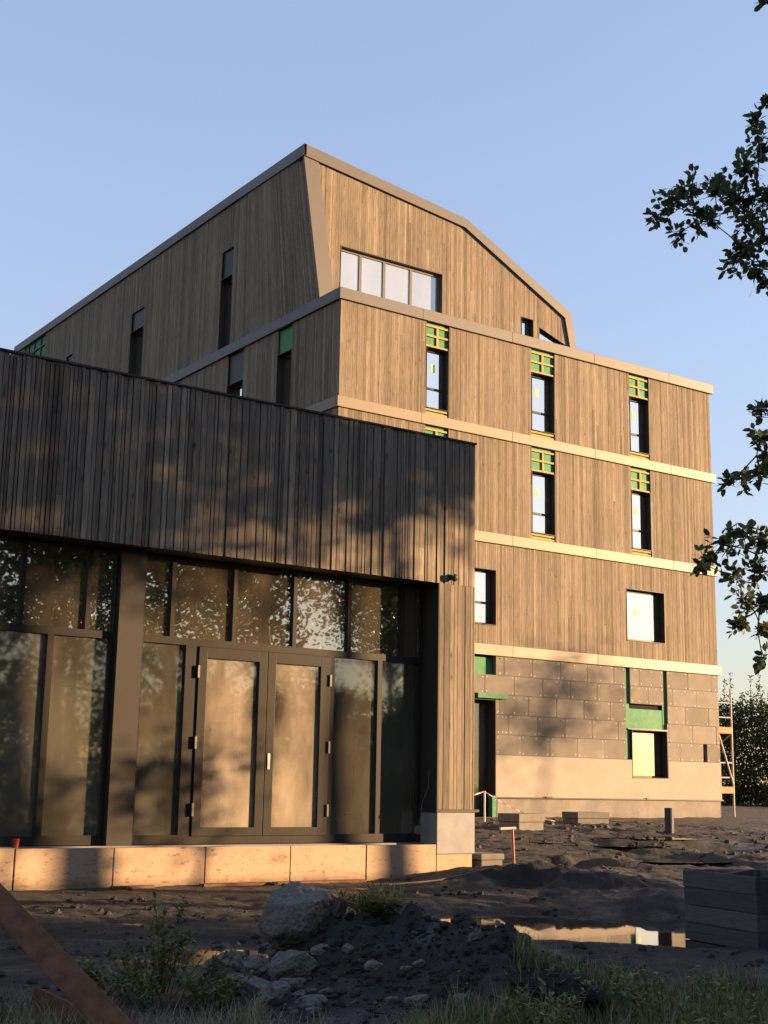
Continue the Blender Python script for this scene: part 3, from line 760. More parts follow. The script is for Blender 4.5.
# upright pipe
mb = MB(); x, y = 23.55, 22.2; z = ground_z(x, y) - .1
n = 18; ro, ri = .105, .09
ringo = [(x + ro * math.cos(2 * math.pi * k / n), y + ro * math.sin(2 * math.pi * k / n)) for k in range(n)]
ringi = [(x + ri * math.cos(2 * math.pi * k / n), y + ri * math.sin(2 * math.pi * k / n)) for k in range(n)]
for k in range(n):
    k2 = (k + 1) % n
    mb.hexa([(*ringo[k], z), (*ringo[k2], z), (*ringi[k2], z), (*ringi[k], z), (*ringo[k], z + .66), (*ringo[k2], z + .66), (*ringi[k2], z + .66), (*ringi[k], z + .66)])
tag(mb.build('drain_pipe', M['pipe']), 'short dark plastic pipe standing upright in the mud', 'pipe')
# red and white survey stake
st = thing('survey_stake', lift(14.0, 16.45, -.1), 'pink wooden stake with a short pale crosspiece in dark mud', 'stake')
g0 = ground_z(14.0, 16.45)
mb = MB(); mb.tube([(14.02, 16.45, g0 - .15), (13.98, 16.45, g0 + .55)], .024, 6); mb.build('post', plain('faded_pink_paint', (.42, .2, .16), .8), st)
mb = MB(); mb.tube([(13.74, 16.45, g0 + .55), (14.05, 16.45, g0 + .56)], .022, 6); mb.build('crosspiece', M['tape_white'], st)
# barrier post with tape
bx, by = 20.9, 25.6; g0 = ground_z(bx, by)
bp = thing('barrier_post', (bx, by, g0), 'thin pale post holding red and white tape before the dark door', 'post')
mb = MB(); mb.tube([(bx, by, g0 - .1), (bx, by, g0 + .72)], .02, 6); mb.build('post', M['white'], bp)
tp = MB(); a = Vector((bx, by, g0 + .70)); b_ = Vector((22.6, 25.0, ground_z(22.6, 25.0) + .05))
for k in range(16):
    p0 = a.lerp(b_, k / 16); p1 = a.lerp(b_, (k + 1) / 16)
    for q, s in ((p0, k / 16), (p1, (k + 1) / 16)): q.z -= .12 * math.sin(math.pi * s)
    tp.face([(p0.x, p0.y, p0.z), (p1.x, p1.y, p1.z), (p1.x, p1.y + .01, p1.z + .032), (p0.x, p0.y + .01, p0.z + .032)], .5, k % 2)
p0 = a; p1 = Vector((19.7, 25.4, g0 + .42))
for k in range(8):
    q0, q1 = p0.lerp(p1, k / 8), p0.lerp(p1, (k + 1) / 8)
    tp.face([tuple(q0), tuple(q1), (q1.x, q1.y, q1.z + .03), (q0.x, q0.y, q0.z + .03)], .5, k % 2)
tp.build('tape', [M['tape_red'], M['tape_white']], bp, recalc=False)

# tower scaffold behind the corner
sc = thing('scaffold', (32.2, 29.4, -.78), 'narrow aluminium tower scaffold with orange toe boards beside the lit wall', 'scaffold')
for (x, y, top) in ((32.72, 28.2, 3.1), (31.72, 28.2, 2.9), (32.72, 30.6, 3.1), (31.72, 30.6, 2.9)):
    MB().tube([(x, y, -.85), (x, y, top)], .03, 8).build('standard', M['galv'], sc)
for z in (2.66, 2.22, .86, .42):
    MB().tube([(31.72, 28.2, z), (32.72, 28.2, z)], .021, 8).build('transom', M['galv'], sc)
    MB().tube([(31.72, 30.6, z), (32.72, 30.6, z)], .021, 8).build('transom', M['galv'], sc)
    MB().tube([(32.72, 28.2, z + .03), (32.72, 30.6, z + .03)], .021, 8).build('ledger', M['galv'], sc)
MB().tube([(32.10, 28.17, 1.72), (32.70, 28.17, .22)], .024, 8).build('brace', M['galv'], sc)
MB().tube([(32.72, 28.23, 1.72), (32.72, 30.58, .3)], .022, 8).build('brace', M['galv'], sc)
for z in (1.74, -.04):
    MB().box(31.74, 32.70, 28.16, 28.19, z, z + .19).build('toe_board', M['orange'], sc)
    MB().box(32.745, 32.775, 28.2, 30.6, z, z + .16).build('toe_board', M['orange'], sc)
    MB().box(31.76, 32.69, 28.24, 30.56, z, z + .05).build('deck', M['orange'], sc)
MB().box(31.70, 32.36, 28.95, 28.98, 1.81, 2.68).build('guard_panel', M['orange'], sc)

# pallet collar box, front right
c1, c2 = Vector((10.98, 10.17)), Vector((10.72, 9.00))
e1 = (c2 - c1); L1 = e1.length; e1 = e1 / L1; e2 = Vector((-e1.y, e1.x)) if Vector((-e1.y, e1.x)).x > 0 else Vector((e1.y, -e1.x))
gz = -1.50
bx = thing('wooden_crate', (11.3, 9.4, gz), 'open grey timber box of stacked boards at the edge of the puddle', 'crate')
L2 = .95
def bpt(a, b, z): q = c1 + e1 * a + e2 * b; return (q.x, q.y, z)
for k in range(4):
    z0 = gz + .175 * k + .006; z1 = gz + .175 * (k + 1) - .002; jj = rnd.uniform(-.008, .008)
    for (a0, a1, b0, b1) in ((0, L1, 0, .03), (0, L1, L2 - .03, L2), (0, .03, .03, L2 - .03), (L1 - .03, L1, .03, L2 - .03)):
        mb = MB(bpt); mb.box(a0 + jj, a1 + jj, b0 + jj, b1 + jj, z0, z1, rnd.random()); mb.build('board', M['pallet'], bx, bevel=.004)
    for (a0, b0) in ((.035, .035), (L1 - .085, .035), (.035, L2 - .085), (L1 - .085, L2 - .085)):
        mb = MB(bpt); mb.box(a0, a0 + .05, b0, b0 + .05, z0 + .004, z1 - .004, .3); mb.build('corner_post', M['pallet'], bx)

# rocks and rubble
def rdir(rg):
    while True:
        v = Vector((rg.uniform(-1, 1), rg.uniform(-1, 1), rg.uniform(-1, 1)))
        if .1 < v.length < 1: return v.normalized()
def rock(cx, cy, sx, sy, sz, seed, lab, name='concrete_chunk', cat='rubble', rz=0., sink=.25, sub=5, mat='rock', boxy=.35, tilt=(0, 0)):
    bm = bmesh.new(); bmesh.ops.create_icosphere(bm, subdivisions=sub, radius=1)
    off = Vector((seed * 13.7, seed * 7.1, seed * 3.3)); rq = random.Random(seed * 17)
    planes = [(rdir(rq), rq.uniform(.62, 1.0)) for _ in range(16)] + [(Vector((0, 0, 1)), rq.uniform(.7, .95))]
    for v in bm.verts:
        d = v.co.normalized(); r = 1.12
        for nn, h in planes:
            q = d.dot(nn)
            if q > .05: r = min(r, h / q)
        r += .05 * noise.noise(d * 2.2 + off) + .05 * noise.noise(d * 5 + off) + .035 * noise.noise(d * 11 + off) + .02 * noise.noise(d * 24 + off)
        v.co = Vector((d.x * r * sx, d.y * r * sy, d.z * r * sz))
    me = bpy.data.meshes.new(name); bm.to_mesh(me); bm.free(); me.materials.append(M[mat])
    o = bpy.data.objects.new(name, me); COL.objects.link(o)
    o.location = (cx, cy, ground_z(cx, cy) + sz * (1 - 2 * sink)); o.rotation_euler = (tilt[0], tilt[1], rz)
    return tag(o, lab, cat)
def rk(px_az, r, *a, **k): q = az(px_az, r); return rock(q.x, q.y, *a, **k)
rk(31.9, 10.85, .34, .27, .30, 1, 'large pitted concrete boulder on top of the dirt heap', rz=-.4, sink=.5, sub=5, boxy=.12, tilt=(0, .2))
rk(31.6, 10.1, .17, .16, .14, 2, 'rounded concrete lump below the large boulder', rz=.3, sink=.3)
rk(30.2, 9.75, .30, .10, .06, 3, 'long flat grey slab piece lying down the heap', rz=-.95, sink=.2, boxy=.6, tilt=(.1, .2))
rk(29.0, 10.6, .16, .15, .12, 4, 'bluish stone beside the small puddle', sink=.25)
rk(30.0, 10.35, .17, .13, .10, 5, 'mid grey stone between the small puddle and the boulder', rz=.6, sink=.3)
rk(31.0, 9.55, .10, .10, .09, 6, 'small round stone in front of the flat slab', sink=.25)
rk(32.2, 9.3, .12, .08, .06, 7, 'small pale stone low on the heap', sink=.25)
rk(28.3, 10.9, .10, .09, .08, 8, 'little dark stone at the far rim of the small puddle', sink=.3)
rg = random.Random(91)
protos = []
for k in range(60):
    a_, r_ = rg.gauss(31.3, 1.4), rg.gauss(10.0, .55)
    if k > 38: a_, r_ = rg.gauss(36.5, 3.0), rg.gauss(10.0, .6)
    sc = .025 + .075 * rg.random() ** 1.8; q = az(a_, r_)
    if k < 4:
        o = rock(q.x, q.y, .08, .065, .05, 30 + k, 'small broken grey lump in the rubble on the dirt heap', 'rubble_lump', 'rubble', sink=.3, sub=4); protos.append(o)
    else:
        o = protos[k % 4].copy(); COL.objects.link(o)
    f_ = sc / .08; o.scale = (f_, f_ * rg.uniform(.8, 1.2), f_ * rg.uniform(.7, 1.1)); o.location = (q.x, q.y, ground_z(q.x, q.y) + .018 * f_)
    o.rotation_euler = (rg.uniform(-.4, .4), rg.uniform(-.4, .4), rg.uniform(0, 6.3)); o['group'] = 'broken lumps on the dirt heap'
rk(42.2, 9.6, .42, .34, .09, 9, 'broad dark slab of broken asphalt on the heap', name='asphalt_slab', cat='slab', rz=.4, sink=.2, boxy=.6, mat='backing', tilt=(.12, -.05))
rk(38.3, 13.2, .16, .07, .05, 12, 'black scrap lying on the crest behind the heap', name='rubber_scrap', cat='scrap', rz=-.7, sink=.05, mat='pipe', boxy=.6, tilt=(.25, .1))

# loose pale pebbles scattered over the heap: too many and too small to name
pb = MB(); rg = random.Random(4)
for k in range(260):
    a, r = rg.gauss(35, 4.5), rg.gauss(10.3, 1.2)
    if k > 150: a, r = rg.uniform(20, 50), rg.uniform(10, 17)
    q = az(a, r)
    if q.y > 16.2: continue
    s = rg.uniform(.006, .017); z = ground_z(q.x, q.y) + s * .3
    c = [Vector((rg.uniform(-1, 1), rg.uniform(-1, 1), rg.uniform(-.6, .6))).normalized() * s for _ in range(6)]
    base = [(1, 0, 0), (0, 1, 0), (-1, 0, 0), (0, -1, 0), (0, 0, .7), (0, 0, -.7)]
    ps = [(q.x + b[0] * s * rg.uniform(.6, 1.3), q.y + b[1] * s * rg.uniform(.6, 1.3), z + b[2] * s) for b in base]
    for f in ((0, 1, 4), (1, 2, 4), (2, 3, 4), (3, 0, 4), (1, 0, 5), (2, 1, 5), (3, 2, 5), (0, 3, 5)): pb.face([ps[j] for j in f])
cl = MB()
def clod(x, y, s_, rg):
    z = ground_z(x, y) + s_ * .15; ang = rg.uniform(0, 6.3); m_ = 7
    r0 = [s_ * rg.uniform(.7, 1.3) for _ in range(m_)]
    lo = [(x + r0[k] * math.cos(ang + 6.283 * k / m_), y + r0[k] * math.sin(ang + 6.283 * k / m_), z - s_ * .5) for k in range(m_)]
    mi = [(x + r0[k] * 1.05 * math.cos(ang + .2 + 6.283 * k / m_), y + r0[k] * 1.05 * math.sin(ang + .2 + 6.283 * k / m_), z + s_ * rg.uniform(.0, .3)) for k in range(m_)]
    hi = [(x + r0[k] * .5 * math.cos(ang + .4 + 6.283 * k / m_) + s_ * .2, y + r0[k] * .5 * math.sin(ang + .4 + 6.283 * k / m_), z + s_ * rg.uniform(.45, .75)) for k in range(m_)]
    for a_, b_ in ((lo, mi), (mi, hi)):
        for k in range(m_): cl.face([a_[k], a_[(k + 1) % m_], b_[(k + 1) % m_], b_[k]])
    cl.face(hi)
for k in range(5200):
    if k < 1500: a, r = rg.gauss(36.5, 4.0), rg.gauss(10.4, .9); s_ = .008 + .03 * rg.random() ** 2.5
    else: a, r = rg.uniform(18, 52), rg.uniform(9, 36); s_ = .008 + (.02 + .0016 * r) * rg.random() ** 2.5
    q = az(a, r)
    if q.y > 27.2 or (q.y > 16.35 and q.x < 13.5): continue
    if noise.noise(Vector((q.x * .8, q.y * .8, 6))) < -.05 and k > 1500: continue
    z = ground_z(q.x, q.y)
    if z < -1.5: continue
    clod(q.x, q.y, s_, rg)
kind(cl.build('soil_clods', M['mud'], recalc=False), 'stuff')
kind(pb.build('gravel', M['block'], recalc=False), 'stuff')

# brown planks, front left
def plankp(p0, p1, wd, th, side, name, lab):
    p0, p1 = Vector(p0), Vector(p1); d = (p1 - p0).normalized(); s = (Vector(side) - d * d.dot(Vector(side))).normalized(); n = d.cross(s)
    mb = MB(); c = []
    for q in (p0, p1):
        c.append([q - s * wd / 2 - n * th / 2, q + s * wd / 2 - n * th / 2, q + s * wd / 2 + n * th / 2, q - s * wd / 2 + n * th / 2])
    mb.hexa([tuple(x) for x in c[0]] + [tuple(x) for x in c[1]], .7); return tag(mb.build(name, M['plank'], bevel=.006), lab, 'plank')
q0, q1 = az(26.2, 7.75), az(15.2, 9.1)
plankp((q0.x, q0.y, ground_z(q0.x, q0.y) - .06), (q1.x, q1.y, -.02), .155, .05, (.1, .5, 1), 'plank', 'thick rust brown plank slanting up out of the grass')
q0, q1 = az(24.2, 8.25), az(21.4, 9.0)
plankp((q0.x, q0.y, ground_z(q0.x, q0.y) + .03), (q1.x, q1.y, ground_z(q1.x, q1.y) + .10), .16, .04, (.2, .3, 1), 'plank', 'shorter weathered plank half hidden under the rust brown plank')

# ------------------------------------------------------------------ plants
def blade(mb, x, y, z, h, wd, lean, a, tint):
    dx, dy = math.cos(a), math.sin(a); sx, sy = -dy * wd / 2, dx * wd / 2
    m_ = (x + dx * lean * h * .35, y + dy * lean * h * .35, z + h * .6); t = (x + dx * lean * h, y + dy * lean * h, z + h * .95)
    mb.face([(x - sx, y - sy, z), (x + sx, y + sy, z), (m_[0] + sx * .8, m_[1] + sy * .8, m_[2]), (m_[0] - sx * .8, m_[1] - sy * .8, m_[2])], tint)
    mb.face([(m_[0] - sx * .8, m_[1] - sy * .8, m_[2]), (m_[0] + sx * .8, m_[1] + sy * .8, m_[2]), t], tint)
def leafq(mb, c, d, up, ln, wd, tint):
    d = d.normalized(); s = d.cross(up)
    if s.length < 1e-4: s = d.cross(Vector((1, 0, 0)))
    s.normalize(); nrm = s.cross(d)
    b = c + d * ln
    q1, q2 = c + d * ln * .35, c + d * ln * .72
    f = nrm * ln * .06
    mb.face([tuple(c), tuple(q1 + s * wd * .5 + f), tuple(q2 + s * wd * .42 + f), tuple(b), tuple(q2 - s * wd * .42 + f), tuple(q1 - s * wd * .5 + f)], tint)
rg = random.Random(31)
def rdir(rg): 
    while True:
        v = Vector((rg.uniform(-1, 1), rg.uniform(-1, 1), rg.uniform(-1, 1)))
        if .1 < v.length < 1: return v.normalized()
# short grass and weeds at the bottom of the picture
gm = MB(); dm = MB()
def dens(a, r): return .5 + .5 * noise.noise(Vector((a * .35, r * 1.3, 0)))
n = 0
while n < 15000:
    a, r = rg.uniform(36, 54), rg.uniform(6.6, 11.2)
    edge = 10.9 + .12 * (a - 48) if a > 44 else 9.2 + (a - 38) * .25
    if r > edge + noise.noise(Vector((a * .5, r, 3))) * .9 or dens(a, r) < rg.random() * .85: continue
    q = az(a, r)
    if 10.6 < q.x < 12.2 and 8.6 < q.y < 10.4: continue
    z = ground_z(q.x, q.y); n += 1
    if rg.random() < .16: blade(dm, q.x, q.y, z, rg.uniform(.10, .26), .005, rg.uniform(.1, .6), rg.uniform(0, 6.3), rg.random())
    else: blade(gm, q.x, q.y, z, rg.uniform(.04, .17), rg.uniform(.005, .011), rg.uniform(.2, .9), rg.uniform(0, 6.3), rg.random() ** 1.5)
n = 0
while n < 7500:
    a, r = rg.uniform(17, 37), rg.uniform(6.8, 9.4)
    edge = 8.6 + .25 * math.sin(a * .9) + (.5 if a < 22.5 else 0) - (.4 if a > 33 else 0)
    if r > edge + noise.noise(Vector((a * .6, r, 8))) * .8 or dens(a + 50, r) < rg.random() * .8: continue
    q = az(a, r); z = ground_z(q.x, q.y); n += 1
    if rg.random() < .25: blade(gm, q.x, q.y, z, rg.uniform(.05, .18), .008, rg.uniform(.2, .8), rg.uniform(0, 6.3), rg.random())
    else: blade(dm, q.x, q.y, z, rg.uniform(.07, .24), .005, rg.uniform(.2, .9), rg.uniform(0, 6.3), rg.random())
kind(gm.build('grass', M['grass'], recalc=False), 'stuff'); kind(dm.build('dry_grass', M['dry'], recalc=False), 'stuff')

def weed(a, r, h, spread, stems, leaves, ll, lab, mat='weed', seed=1, base_r=.05, name='weed_plant', w=.35):
    rg = random.Random(seed); q = az(a, r); g = ground_z(q.x, q.y)
    t = thing(name, (q.x, q.y, g), lab, 'plant')
    s = MB(); f = MB()
    for k in range(stems):
        aa = rg.uniform(0, 6.3); sp = rg.uniform(.2, 1) * spread; hh = h * rg.uniform(.55, 1.)
        p0 = Vector((q.x + base_r * math.cos(aa) * rg.random(), q.y + base_r * math.sin(aa) * rg.random(), g - .02))
        p2 = p0 + Vector((sp * math.cos(aa), sp * math.sin(aa), hh)); p1 = p0.lerp(p2, .5) + Vector((0, 0, hh * .12))
        s.tube([p0, p1, p2], [.006, .004, .002], 5)
        for j in range(leaves):
            u = rg.uniform(.15, 1.02); c = p0.lerp(p1, u * 2) if u < .5 else p1.lerp(p2, u * 2 - 1)
            d = rdir(rg); d.z = abs(d.z) * .6
            leafq(f, c, d, Vector((0, 0, 1)), ll * rg.uniform(.5, 1.2), ll * w, rg.random())
    s.build('stem', M['weed'], t); f.build('foliage', M[mat], t, recalc=False)
weed(26.3, 9.9, .66, .20, 9, 36, .075, 'tall pale weed rising from the green clump beside the brown plank', seed=2)
weed(25.8, 9.6, .36, .48, 40, 30, .065, 'wide low green weed clump in front of the small puddle', seed=3, base_r=.4)
weed(28.2, 9.4, .26, .25, 16, 34, .05, 'little yellow green weed at the foot of the rubble', seed=4, base_r=.1)
weed(34.75, 10.9, .24, .24, 34, 12, .15, 'bright green grassy tuft on top of the dirt heap', mat='grass', seed=5, base_r=.08, w=.1)
weed(41.3, 8.6, .30, .3, 14, 30, .06, 'yellowish green weed low on the right flank of the heap', seed=6, base_r=.2)
weed(46.6, 9.0, .42, .3, 14, 30, .06, 'leafy weed growing up in the grass before the crate', seed=7, base_r=.25)
weed(49.0, 8.2, .40, .35, 16, 30, .06, 'feathery weed in the grass nearest the right hand crate corner', seed=8, base_r=.25)
weed(43.8, 9.6, .30, .3, 12, 28, .055, 'dark weed on the near bank of the large puddle', seed=9, base_r=.25)

# ------------------------------------------------------------------ trees
def crown_mesh(rg, mb, centres, per, spread, ll, wd):
    for c, sc in centres:
        base = rg.random()
        for _ in range(int(per * sc)):
            p = c + Vector((rg.gauss(0, 1), rg.gauss(0, 1), rg.gauss(0, .75))) * spread * sc
            d = rdir(rg); d.z -= .25
            leafq(mb, p, d, rdir(rg), ll * rg.uniform(.65, 1.2), wd * rg.uniform(.7, 1.2), min(1, max(0, base * .5 + rg.random() * .5)))
def make_tree(name, loc, height, cbase, cr, nclump, per, ll, wd, seed, lab, cat='tree', group=None, mat='leaf', spread=.5, trunk_r=.22):
    rg = random.Random(seed); loc = Vector(loc)
    t = thing(name, loc, lab, cat, group)
    tr = MB(); top = loc + Vector((rg.uniform(-.4, .4), rg.uniform(-.4, .4), height * .88))
    pts = [loc + Vector((0, 0, -.2))] + [loc.lerp(top, k / 6) + Vector((rg.uniform(-.12, .12), rg.uniform(-.12, .12), 0)) for k in range(1, 7)]
    tr.tube(pts, [trunk_r * (1.15 - k / 6.4) + .02 for k in range(7)], 9)
    cen = []
    cc = loc + Vector((0, 0, (height + cbase) / 2)); hz = (height - cbase) / 2
    while len(cen) < nclump:
        d = Vector((rg.uniform(-1, 1), rg.uniform(-1, 1), rg.uniform(-1, 1)))
        if not .25 < d.length < 1: continue
        w_ = 1 - .25 * d.z if d.z > 0 else 1 - .15 * abs(d.z)
        c = cc + Vector((d.x * cr * w_, d.y * cr * w_, d.z * hz)); cen.append((c, rg.uniform(.7, 1.25)))
    for c, s in cen[::3]:
        zt = max(loc.z + cbase * .6, c.z - (c - cc).length * .45); k = (zt - loc.z) / (height * .88)
        a = loc.lerp(top, max(.15, min(.95, k)))
        m_ = a.lerp(c, .5) + Vector((0, 0, .25)); tr.tube([a, m_, c], [.07, .04, .012], 5)
    tr.build('trunk', M['bark'], t)
    f = MB(); crown_mesh(rg, f, cen, per, spread, ll, wd); f.build('crown', M[mat], t, recalc=False)
    return t
def copy_tree(src, loc, rz, sc, lab, group):
    r = src.copy(); COL.objects.link(r); r.location = loc; r.rotation_euler = (0, 0, rz); r.scale = (sc, sc, sc); r['label'] = lab
    if group: r['group'] = group
    for ch in list(src.children):
        c = ch.copy(); COL.objects.link(c); c.parent = r
    return r
# row of trees on the sunny side, out of the picture: they dapple the pavilion and stand mirrored in its glass
GRP = 'trees mirrored in the pavilion glass'
LAB = 'leafy tree out of view that gives shade and a dark reflection at the pavilion glass'
gx = lambda x, y: (x, y, ground_z(x, y))
ta = make_tree('broadleaf_tree', gx(30.5, 3.0), 14.0, 7.7, 3.9, 96, 95, .20, .12, 41, LAB, group=GRP, spread=.62)
tb = make_tree('broadleaf_tree', gx(35.0, -1.5), 14.5, 7.6, 4.0, 96, 95, .20, .12, 42, LAB, group=GRP, spread=.62)
for (x, y, rz, s, src) in ((27.5, -3.0, 1.0, 1.0, ta), (24.0, -8.5, 2.2, 1.05, tb), (31.5, -7.0, .5, 1.1, ta), (18.5, -11.5, 3.3, 1.0, ta), (12.5, -15.5, 4.4, 1.1, tb), (20.5, -1.0, 5.1, .9, tb), (24.5, 1.2, 3.9, .85, ta), (5., -16., .3, 1.05, ta), (47., -30., 2.0, 1.1, tb), (43., -27., 2.6, 1.0, ta)):
    copy_tree(src, gx(x, y), rz, s, LAB, GRP)
tc = make_tree('broadleaf_tree', gx(21., -5.), 9.5, 2.2, 2.9, 80, 90, .18, .11, 44, LAB, group=GRP, spread=.55)
for (x, y, rz, s) in ((17., -9., 1., 1.), (13., -11.5, 2., 1.05), (9., -13., 4., 1.)):
    copy_tree(tc, gx(x, y), rz, s, LAB, GRP)
# big trees added close behind the viewer, unseen, to cut skylight on the pavilion
for (x, y, rz, s, src) in ((-9., -4., .4, 1.0, ta), (-3., -7., 1.9, 1.1, tb), (3.5, -6., 2.7, 1., ta), (10., -7., 4.1, 1.05, tb), (-14., 2., 5.3, 1., tb), (0., -11., 3.0, 1.1, tc), (6., -10., 1.0, 1.15, tc), (-6., -9., .2, 1.2, tc), (15., -5., 5.0, .95, ta)):
    copy_tree(src, gx(x, y), rz, s, LAB, GRP)
make_tree('broadleaf_tree', gx(33.4, 4.2), 12.0, 7.7, 2.1, 60, 90, .19, .11, 48, LAB, group=GRP, spread=.5, trunk_r=.16)  # slim tree added out of view to shade the right end of the fascia
# two slender saplings added out of view: their thin shade falls on the lower panes
make_tree('sapling', gx(24.6, 7.4), 4.5, 3.0, .62, 9, 55, .13, .08, 45, 'slender sapling added outside the frame that dapples the double door', group=None, spread=.35, trunk_r=.035)
make_tree('sapling', gx(22.3, 7.2), 4.5, 3.0, .6, 8, 55, .13, .08, 46, 'slender sapling added outside the frame that dapples the clad column', group=None, spread=.35, trunk_r=.035)
# undergrowth added out of view: shades the foreground and darkens the lower reflections
GRB = 'unseen bushes added for shade and dark reflections'
LABB = 'dense bush added out of view to shade the mud and darken the pavilion glass'
def bush(loc, h, rad, seed):
    rg = random.Random(seed); loc = Vector(loc); t = thing('bush', loc, LABB, 'bush', GRB)
    sm_ = MB(); f = MB()
    for k in range(6):
        a = rg.uniform(0, 6.3); sm_.tube([loc + Vector((0, 0, -.2)), loc + Vector((rad * .6 * math.cos(a), rad * .6 * math.sin(a), h * .8))], [.05, .015], 5)
    cen = []
    for _ in range(110):
        d = rdir(rg) * rg.uniform(.3, 1); cen.append((loc + Vector((d.x * rad, d.y * rad, .1 + rg.random() * h * (1.05 - .35 * (d.x * d.x + d.y * d.y)))), rg.uniform(.8, 1.2)))
    crown_mesh(rg, f, cen, 60, .34, .17, .10)
    sm_.build('stem', M['bark'], t); f.build('foliage', M['leaf'], t, recalc=False); return t
ba = bush(gx(24.5, -3.2), 4.2, 2.1, 51); bb = bush(gx(27.0, -1.2), 3.9, 2.0, 52)
for k, (x, y, s, src) in enumerate(((22.0, -6.5, 1.0, ba), (20.0, -9.5, 1.05, bb), (16.5, -12.0, 1.1, ba), (13.0, -13.0, 1.0, bb), (9.5, -14.5, 1.1, ba), (26.0, -7.0, 1.15, bb), (29.5, -5.5, 1.1, ba), (23.0, -11.0, 1.1, ba), (6., -15., 1.1, bb), (30.5, -2.2, 1.0, bb), (33., -4.5, 1.1, ba), (28., -11., 1.2, bb), (33., -9., 1.2, ba), (2.5, -15.5, 1.1, ba), (24.5, .2, .8, bb), (23.0, 4.5, .48, bb), (23.6, 6.2, .47, ba), (24.1, 7.9, .48, bb), (21.8, 5.6, .44, ba))):
    copy_tree(src, gx(x, y), k * 1.3, s, LABB, GRB)
# a small tree whose shadow lies across the insulation boards
make_tree('broadleaf_tree', gx(59.0, 7.8), 9.9, 6.8, 1.3, 14, 55, .18, .10, 47, 'small tree outside the frame that shadows the insulation boards', group=None, spread=.5, trunk_r=.03)

# the tree whose boughs hang in from the right edge
TIPS = [(8.729, 8.018, 5.244, 0.185), (9.033, 8.07, 5.496, 0.203), (8.978, 7.909, 5.175, 0.185), (9.221, 7.933, 5.498, 0.203), (9.211, 7.972, 5.191, 0.129), (9.0, 7.485, 5.176, 0.258), (9.01, 7.402, 5.435, 0.203), (9.642, 7.736, 5.948, 0.185), (9.249, 7.441, 5.989, 0.129), (9.28, 7.368, 6.146, 0.083), (9.661, 7.926, 5.263, 0.185), (9.266, 7.703, 4.859, 0.166), (9.474, 7.94, 4.851, 0.129), (9.35, 7.609, 4.686, 0.185), (9.508, 7.633, 4.539, 0.111), (9.187, 7.371, 5.186, 0.231), (9.504, 7.632, 4.974, 0.185), (9.013, 8.498, 5.371, 0.083), (8.952, 8.133, 5.079, 0.111), (9.647, 7.599, 7.425, 0.046),
        (9.497, 7.691, 3.349, 0.129), (9.069, 7.399, 2.979, 0.129), (9.436, 7.882, 2.766, 0.129), (9.41, 7.69, 2.801, 0.148), (9.083, 7.697, 2.682, 0.092), (9.065, 7.36, 2.821, 0.111),
        (9.38, 8.089, 2.177, 0.185), (9.238, 7.739, 2.202, 0.185), (9.48, 7.776, 2.191, 0.166), (9.311, 8.185, 2.044, 0.129), (9.333, 7.946, 1.882, 0.129), (9.579, 7.926, 1.951, 0.166), (8.951, 7.971, 1.952, 0.074), (9.439, 7.934, 1.668, 0.129), (9.286, 7.644, 1.582, 0.166), (9.495, 8.045, 1.487, 0.092), (9.577, 7.872, 1.408, 0.111), (9.059, 7.456, 1.123, 0.074)]
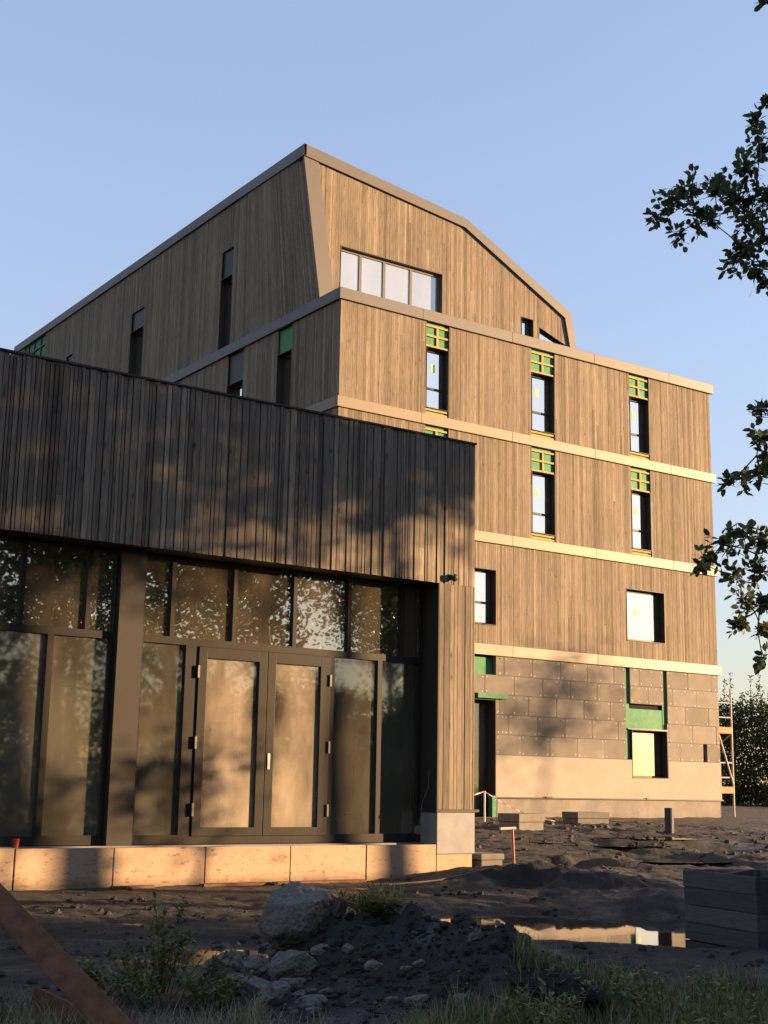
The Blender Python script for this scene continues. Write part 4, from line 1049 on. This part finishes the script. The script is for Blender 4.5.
def near_tree():
    rg = random.Random(77); loc = Vector(gx(13.6, 6.2))
    t = thing('broadleaf_tree', loc, 'dark oval leaved tree hanging its boughs into the sky at the right edge', 'tree')
    tr = MB(); top = loc + Vector((-.3, .3, 9.0))
    tr.tube([loc + Vector((0, 0, -.2)), loc + Vector((.05, 0, 2)), loc + Vector((-.1, .1, 4.2)), loc + Vector((-.2, .2, 6.5)), top], [.21, .17, .14, .09, .03], 10)
    f = MB()
    hubs = [(Vector((9.9, 7.45, 5.2)), TIPS[:19]), (Vector((10.3, 7.35, 7.1)), TIPS[19:20]), (Vector((9.95, 7.4, 3.0)), TIPS[20:26]), (Vector((10.0, 7.5, 1.9)), TIPS[26:])]
    def limb(a, b, r0, r1, n=5, sag=.25):
        pts = [a.lerp(b, k / n) + Vector((0, 0, sag * math.sin(math.pi * k / n))) + (rdir(rg) * .06 if 0 < k < n else Vector()) for k in range(n + 1)]
        tr.tube(pts, [r0 + (r1 - r0) * k / n for k in range(n + 1)], 6); return pts
    for hub, tips in hubs:
        a = Vector((loc.x - .1, loc.y + .1, hub.z - .7))
        nodes = limb(a, hub, .06, .014)[3:]
        for x, y, z, r in sorted(tips, key=lambda q: (Vector(q[:3]) - hub).length):
            c = Vector((x, y, z)); near = min(nodes, key=lambda q: (q - c).length)
            s = near.lerp(c, .5) + rdir(rg) * .03; tr.tube([near, s, c], [.008, .006, .004], 5); nodes.append(c); nodes.append(s)
            hub_d = near
            nt_ = int(7 * (r / .15) ** 1.6) + 3
            for _ in range(nt_):
                d0 = ((c - hub_d).normalized() * .5 + rdir(rg) * .9).normalized(); b0 = c - d0 * r * .35 + rdir(rg) * r * .3; e0 = b0 + d0 * r * rg.uniform(.8, 1.45) - Vector((0, 0, .02))
                tr.tube([s.lerp(c, .5 + .5 * rg.random()), b0, e0], [.004, .003, .0018], 4)
                for j in range(rg.randint(4, 8)):
                    u = rg.uniform(.05, 1.05); p = b0.lerp(e0, u); sd_ = rdir(rg)
                    d = d0 * .7 + sd_ * .9; leafq(f, p + d.normalized() * .012, d, rdir(rg) + Vector((0, 0, 1.2)), rg.uniform(.06, .10), rg.uniform(.036, .056), rg.random())
    # the rest of the crown: boughs, branches and twigs all carry leaves
    for k in range(34):
        d = rdir(rg); z0 = 1.2 + 6.2 * rg.random(); a = Vector((loc.x - .1, loc.y + .1, loc.z + 1.6 + z0))
        e = a + Vector((d.x, d.y, 0)).normalized() * rg.uniform(1.6, 3.1) * (1 - .05 * z0) + Vector((0, 0, rg.uniform(.2, 1.3)))
        if e.y > e.x * .72: continue
        main = limb(a, e, .035, .010, 6, .15)
        for _ in range(9):
            b0 = rg.choice(main[2:]); e1 = b0 + rdir(rg) * rg.uniform(.35, .8)
            if e1.y > e1.x * .76: continue
            tr.tube([b0, b0.lerp(e1, .5) + rdir(rg) * .04, e1], [.008, .006, .003], 4)
            for _ in range(42):
                p = b0.lerp(e1, rg.uniform(.25, 1.1)) + rdir(rg) * .12 * rg.random()
                leafq(f, p, rdir(rg), rdir(rg) + Vector((0, 0, 1)), rg.uniform(.07, .11), rg.uniform(.04, .058), rg.random())
    tr.build('trunk', M['bark'], t); f.build('crown', M['bough_leaf'], t, recalc=False)
near_tree()

# hedge shrubs beyond the corner: dense bodies with upright shoots
def shrub(x, y, h, rad, seed, lab):
    rg = random.Random(seed); g = ground_z(x, y); t = thing('hedge_shrub', (x, y, g), lab, 'shrub', None)
    f = MB(); s = MB()
    for k in range(5):
        aa = rg.uniform(0, 6.3); s.tube([(x + .2 * math.cos(aa), y + .2 * math.sin(aa), g - .1), (x + rad * .6 * math.cos(aa), y + rad * .6 * math.sin(aa), g + h * .7)], [.05, .02], 5)
    for _ in range(210):
        d = rdir(rg) * rg.uniform(.45, 1); c = Vector((x + d.x * rad, y + d.y * rad, g + .12 + rg.random() ** 1.15 * h * (1 - .12 * (d.x * d.x + d.y * d.y))))
        for _ in range(55):
            p = c + Vector((rg.gauss(0, .25), rg.gauss(0, .25), rg.gauss(0, .22)))
            leafq(f, p, rdir(rg), rdir(rg), rg.uniform(.10, .18), rg.uniform(.05, .085), rg.random())
    for k in range(9):
        aa = rg.uniform(0, 6.3); q = Vector((x + rad * .8 * rg.random() * math.cos(aa), y + rad * .8 * rg.random() * math.sin(aa), g + h * .75)); hh = rg.uniform(.9, 2.0)
        top = q + Vector((rg.uniform(-.2, .2), rg.uniform(-.2, .2), hh + h * .12)); s.tube([q, top], [.015, .005], 4)
        for _ in range(70):
            u = rg.random(); p = q.lerp(top, u) + rdir(rg) * .10 * (1.3 - u); d = rdir(rg); d.z += .5
            leafq(f, p, d, rdir(rg), rg.uniform(.10, .16), rg.uniform(.04, .06), rg.random())
    s.build('stem', M['bark'], t); f.build('foliage', M['hedge'], t, recalc=False)
for k, (x, y, h, rad, lab) in enumerate(((43.2, 41.2, 3.9, 1.5, 'dark shrub half hidden by the scaffold'), (44.9, 39.4, 4.1, 1.6, 'dark shrub with tall upright shoots beside the scaffold'), (46.4, 37.6, 4.3, 1.7, 'tallest dark shrub at the right end of the hedge row'), (48.2, 35.6, 3.8, 1.7, 'dark hedge shrub beyond the picture edge'))):
    shrub(x, y, h, rad, 60 + k, lab)
shrub(41.0, 43.5, 3.4, 1.7, 70, 'dark shrub glimpsed between the wall corner and the scaffold')
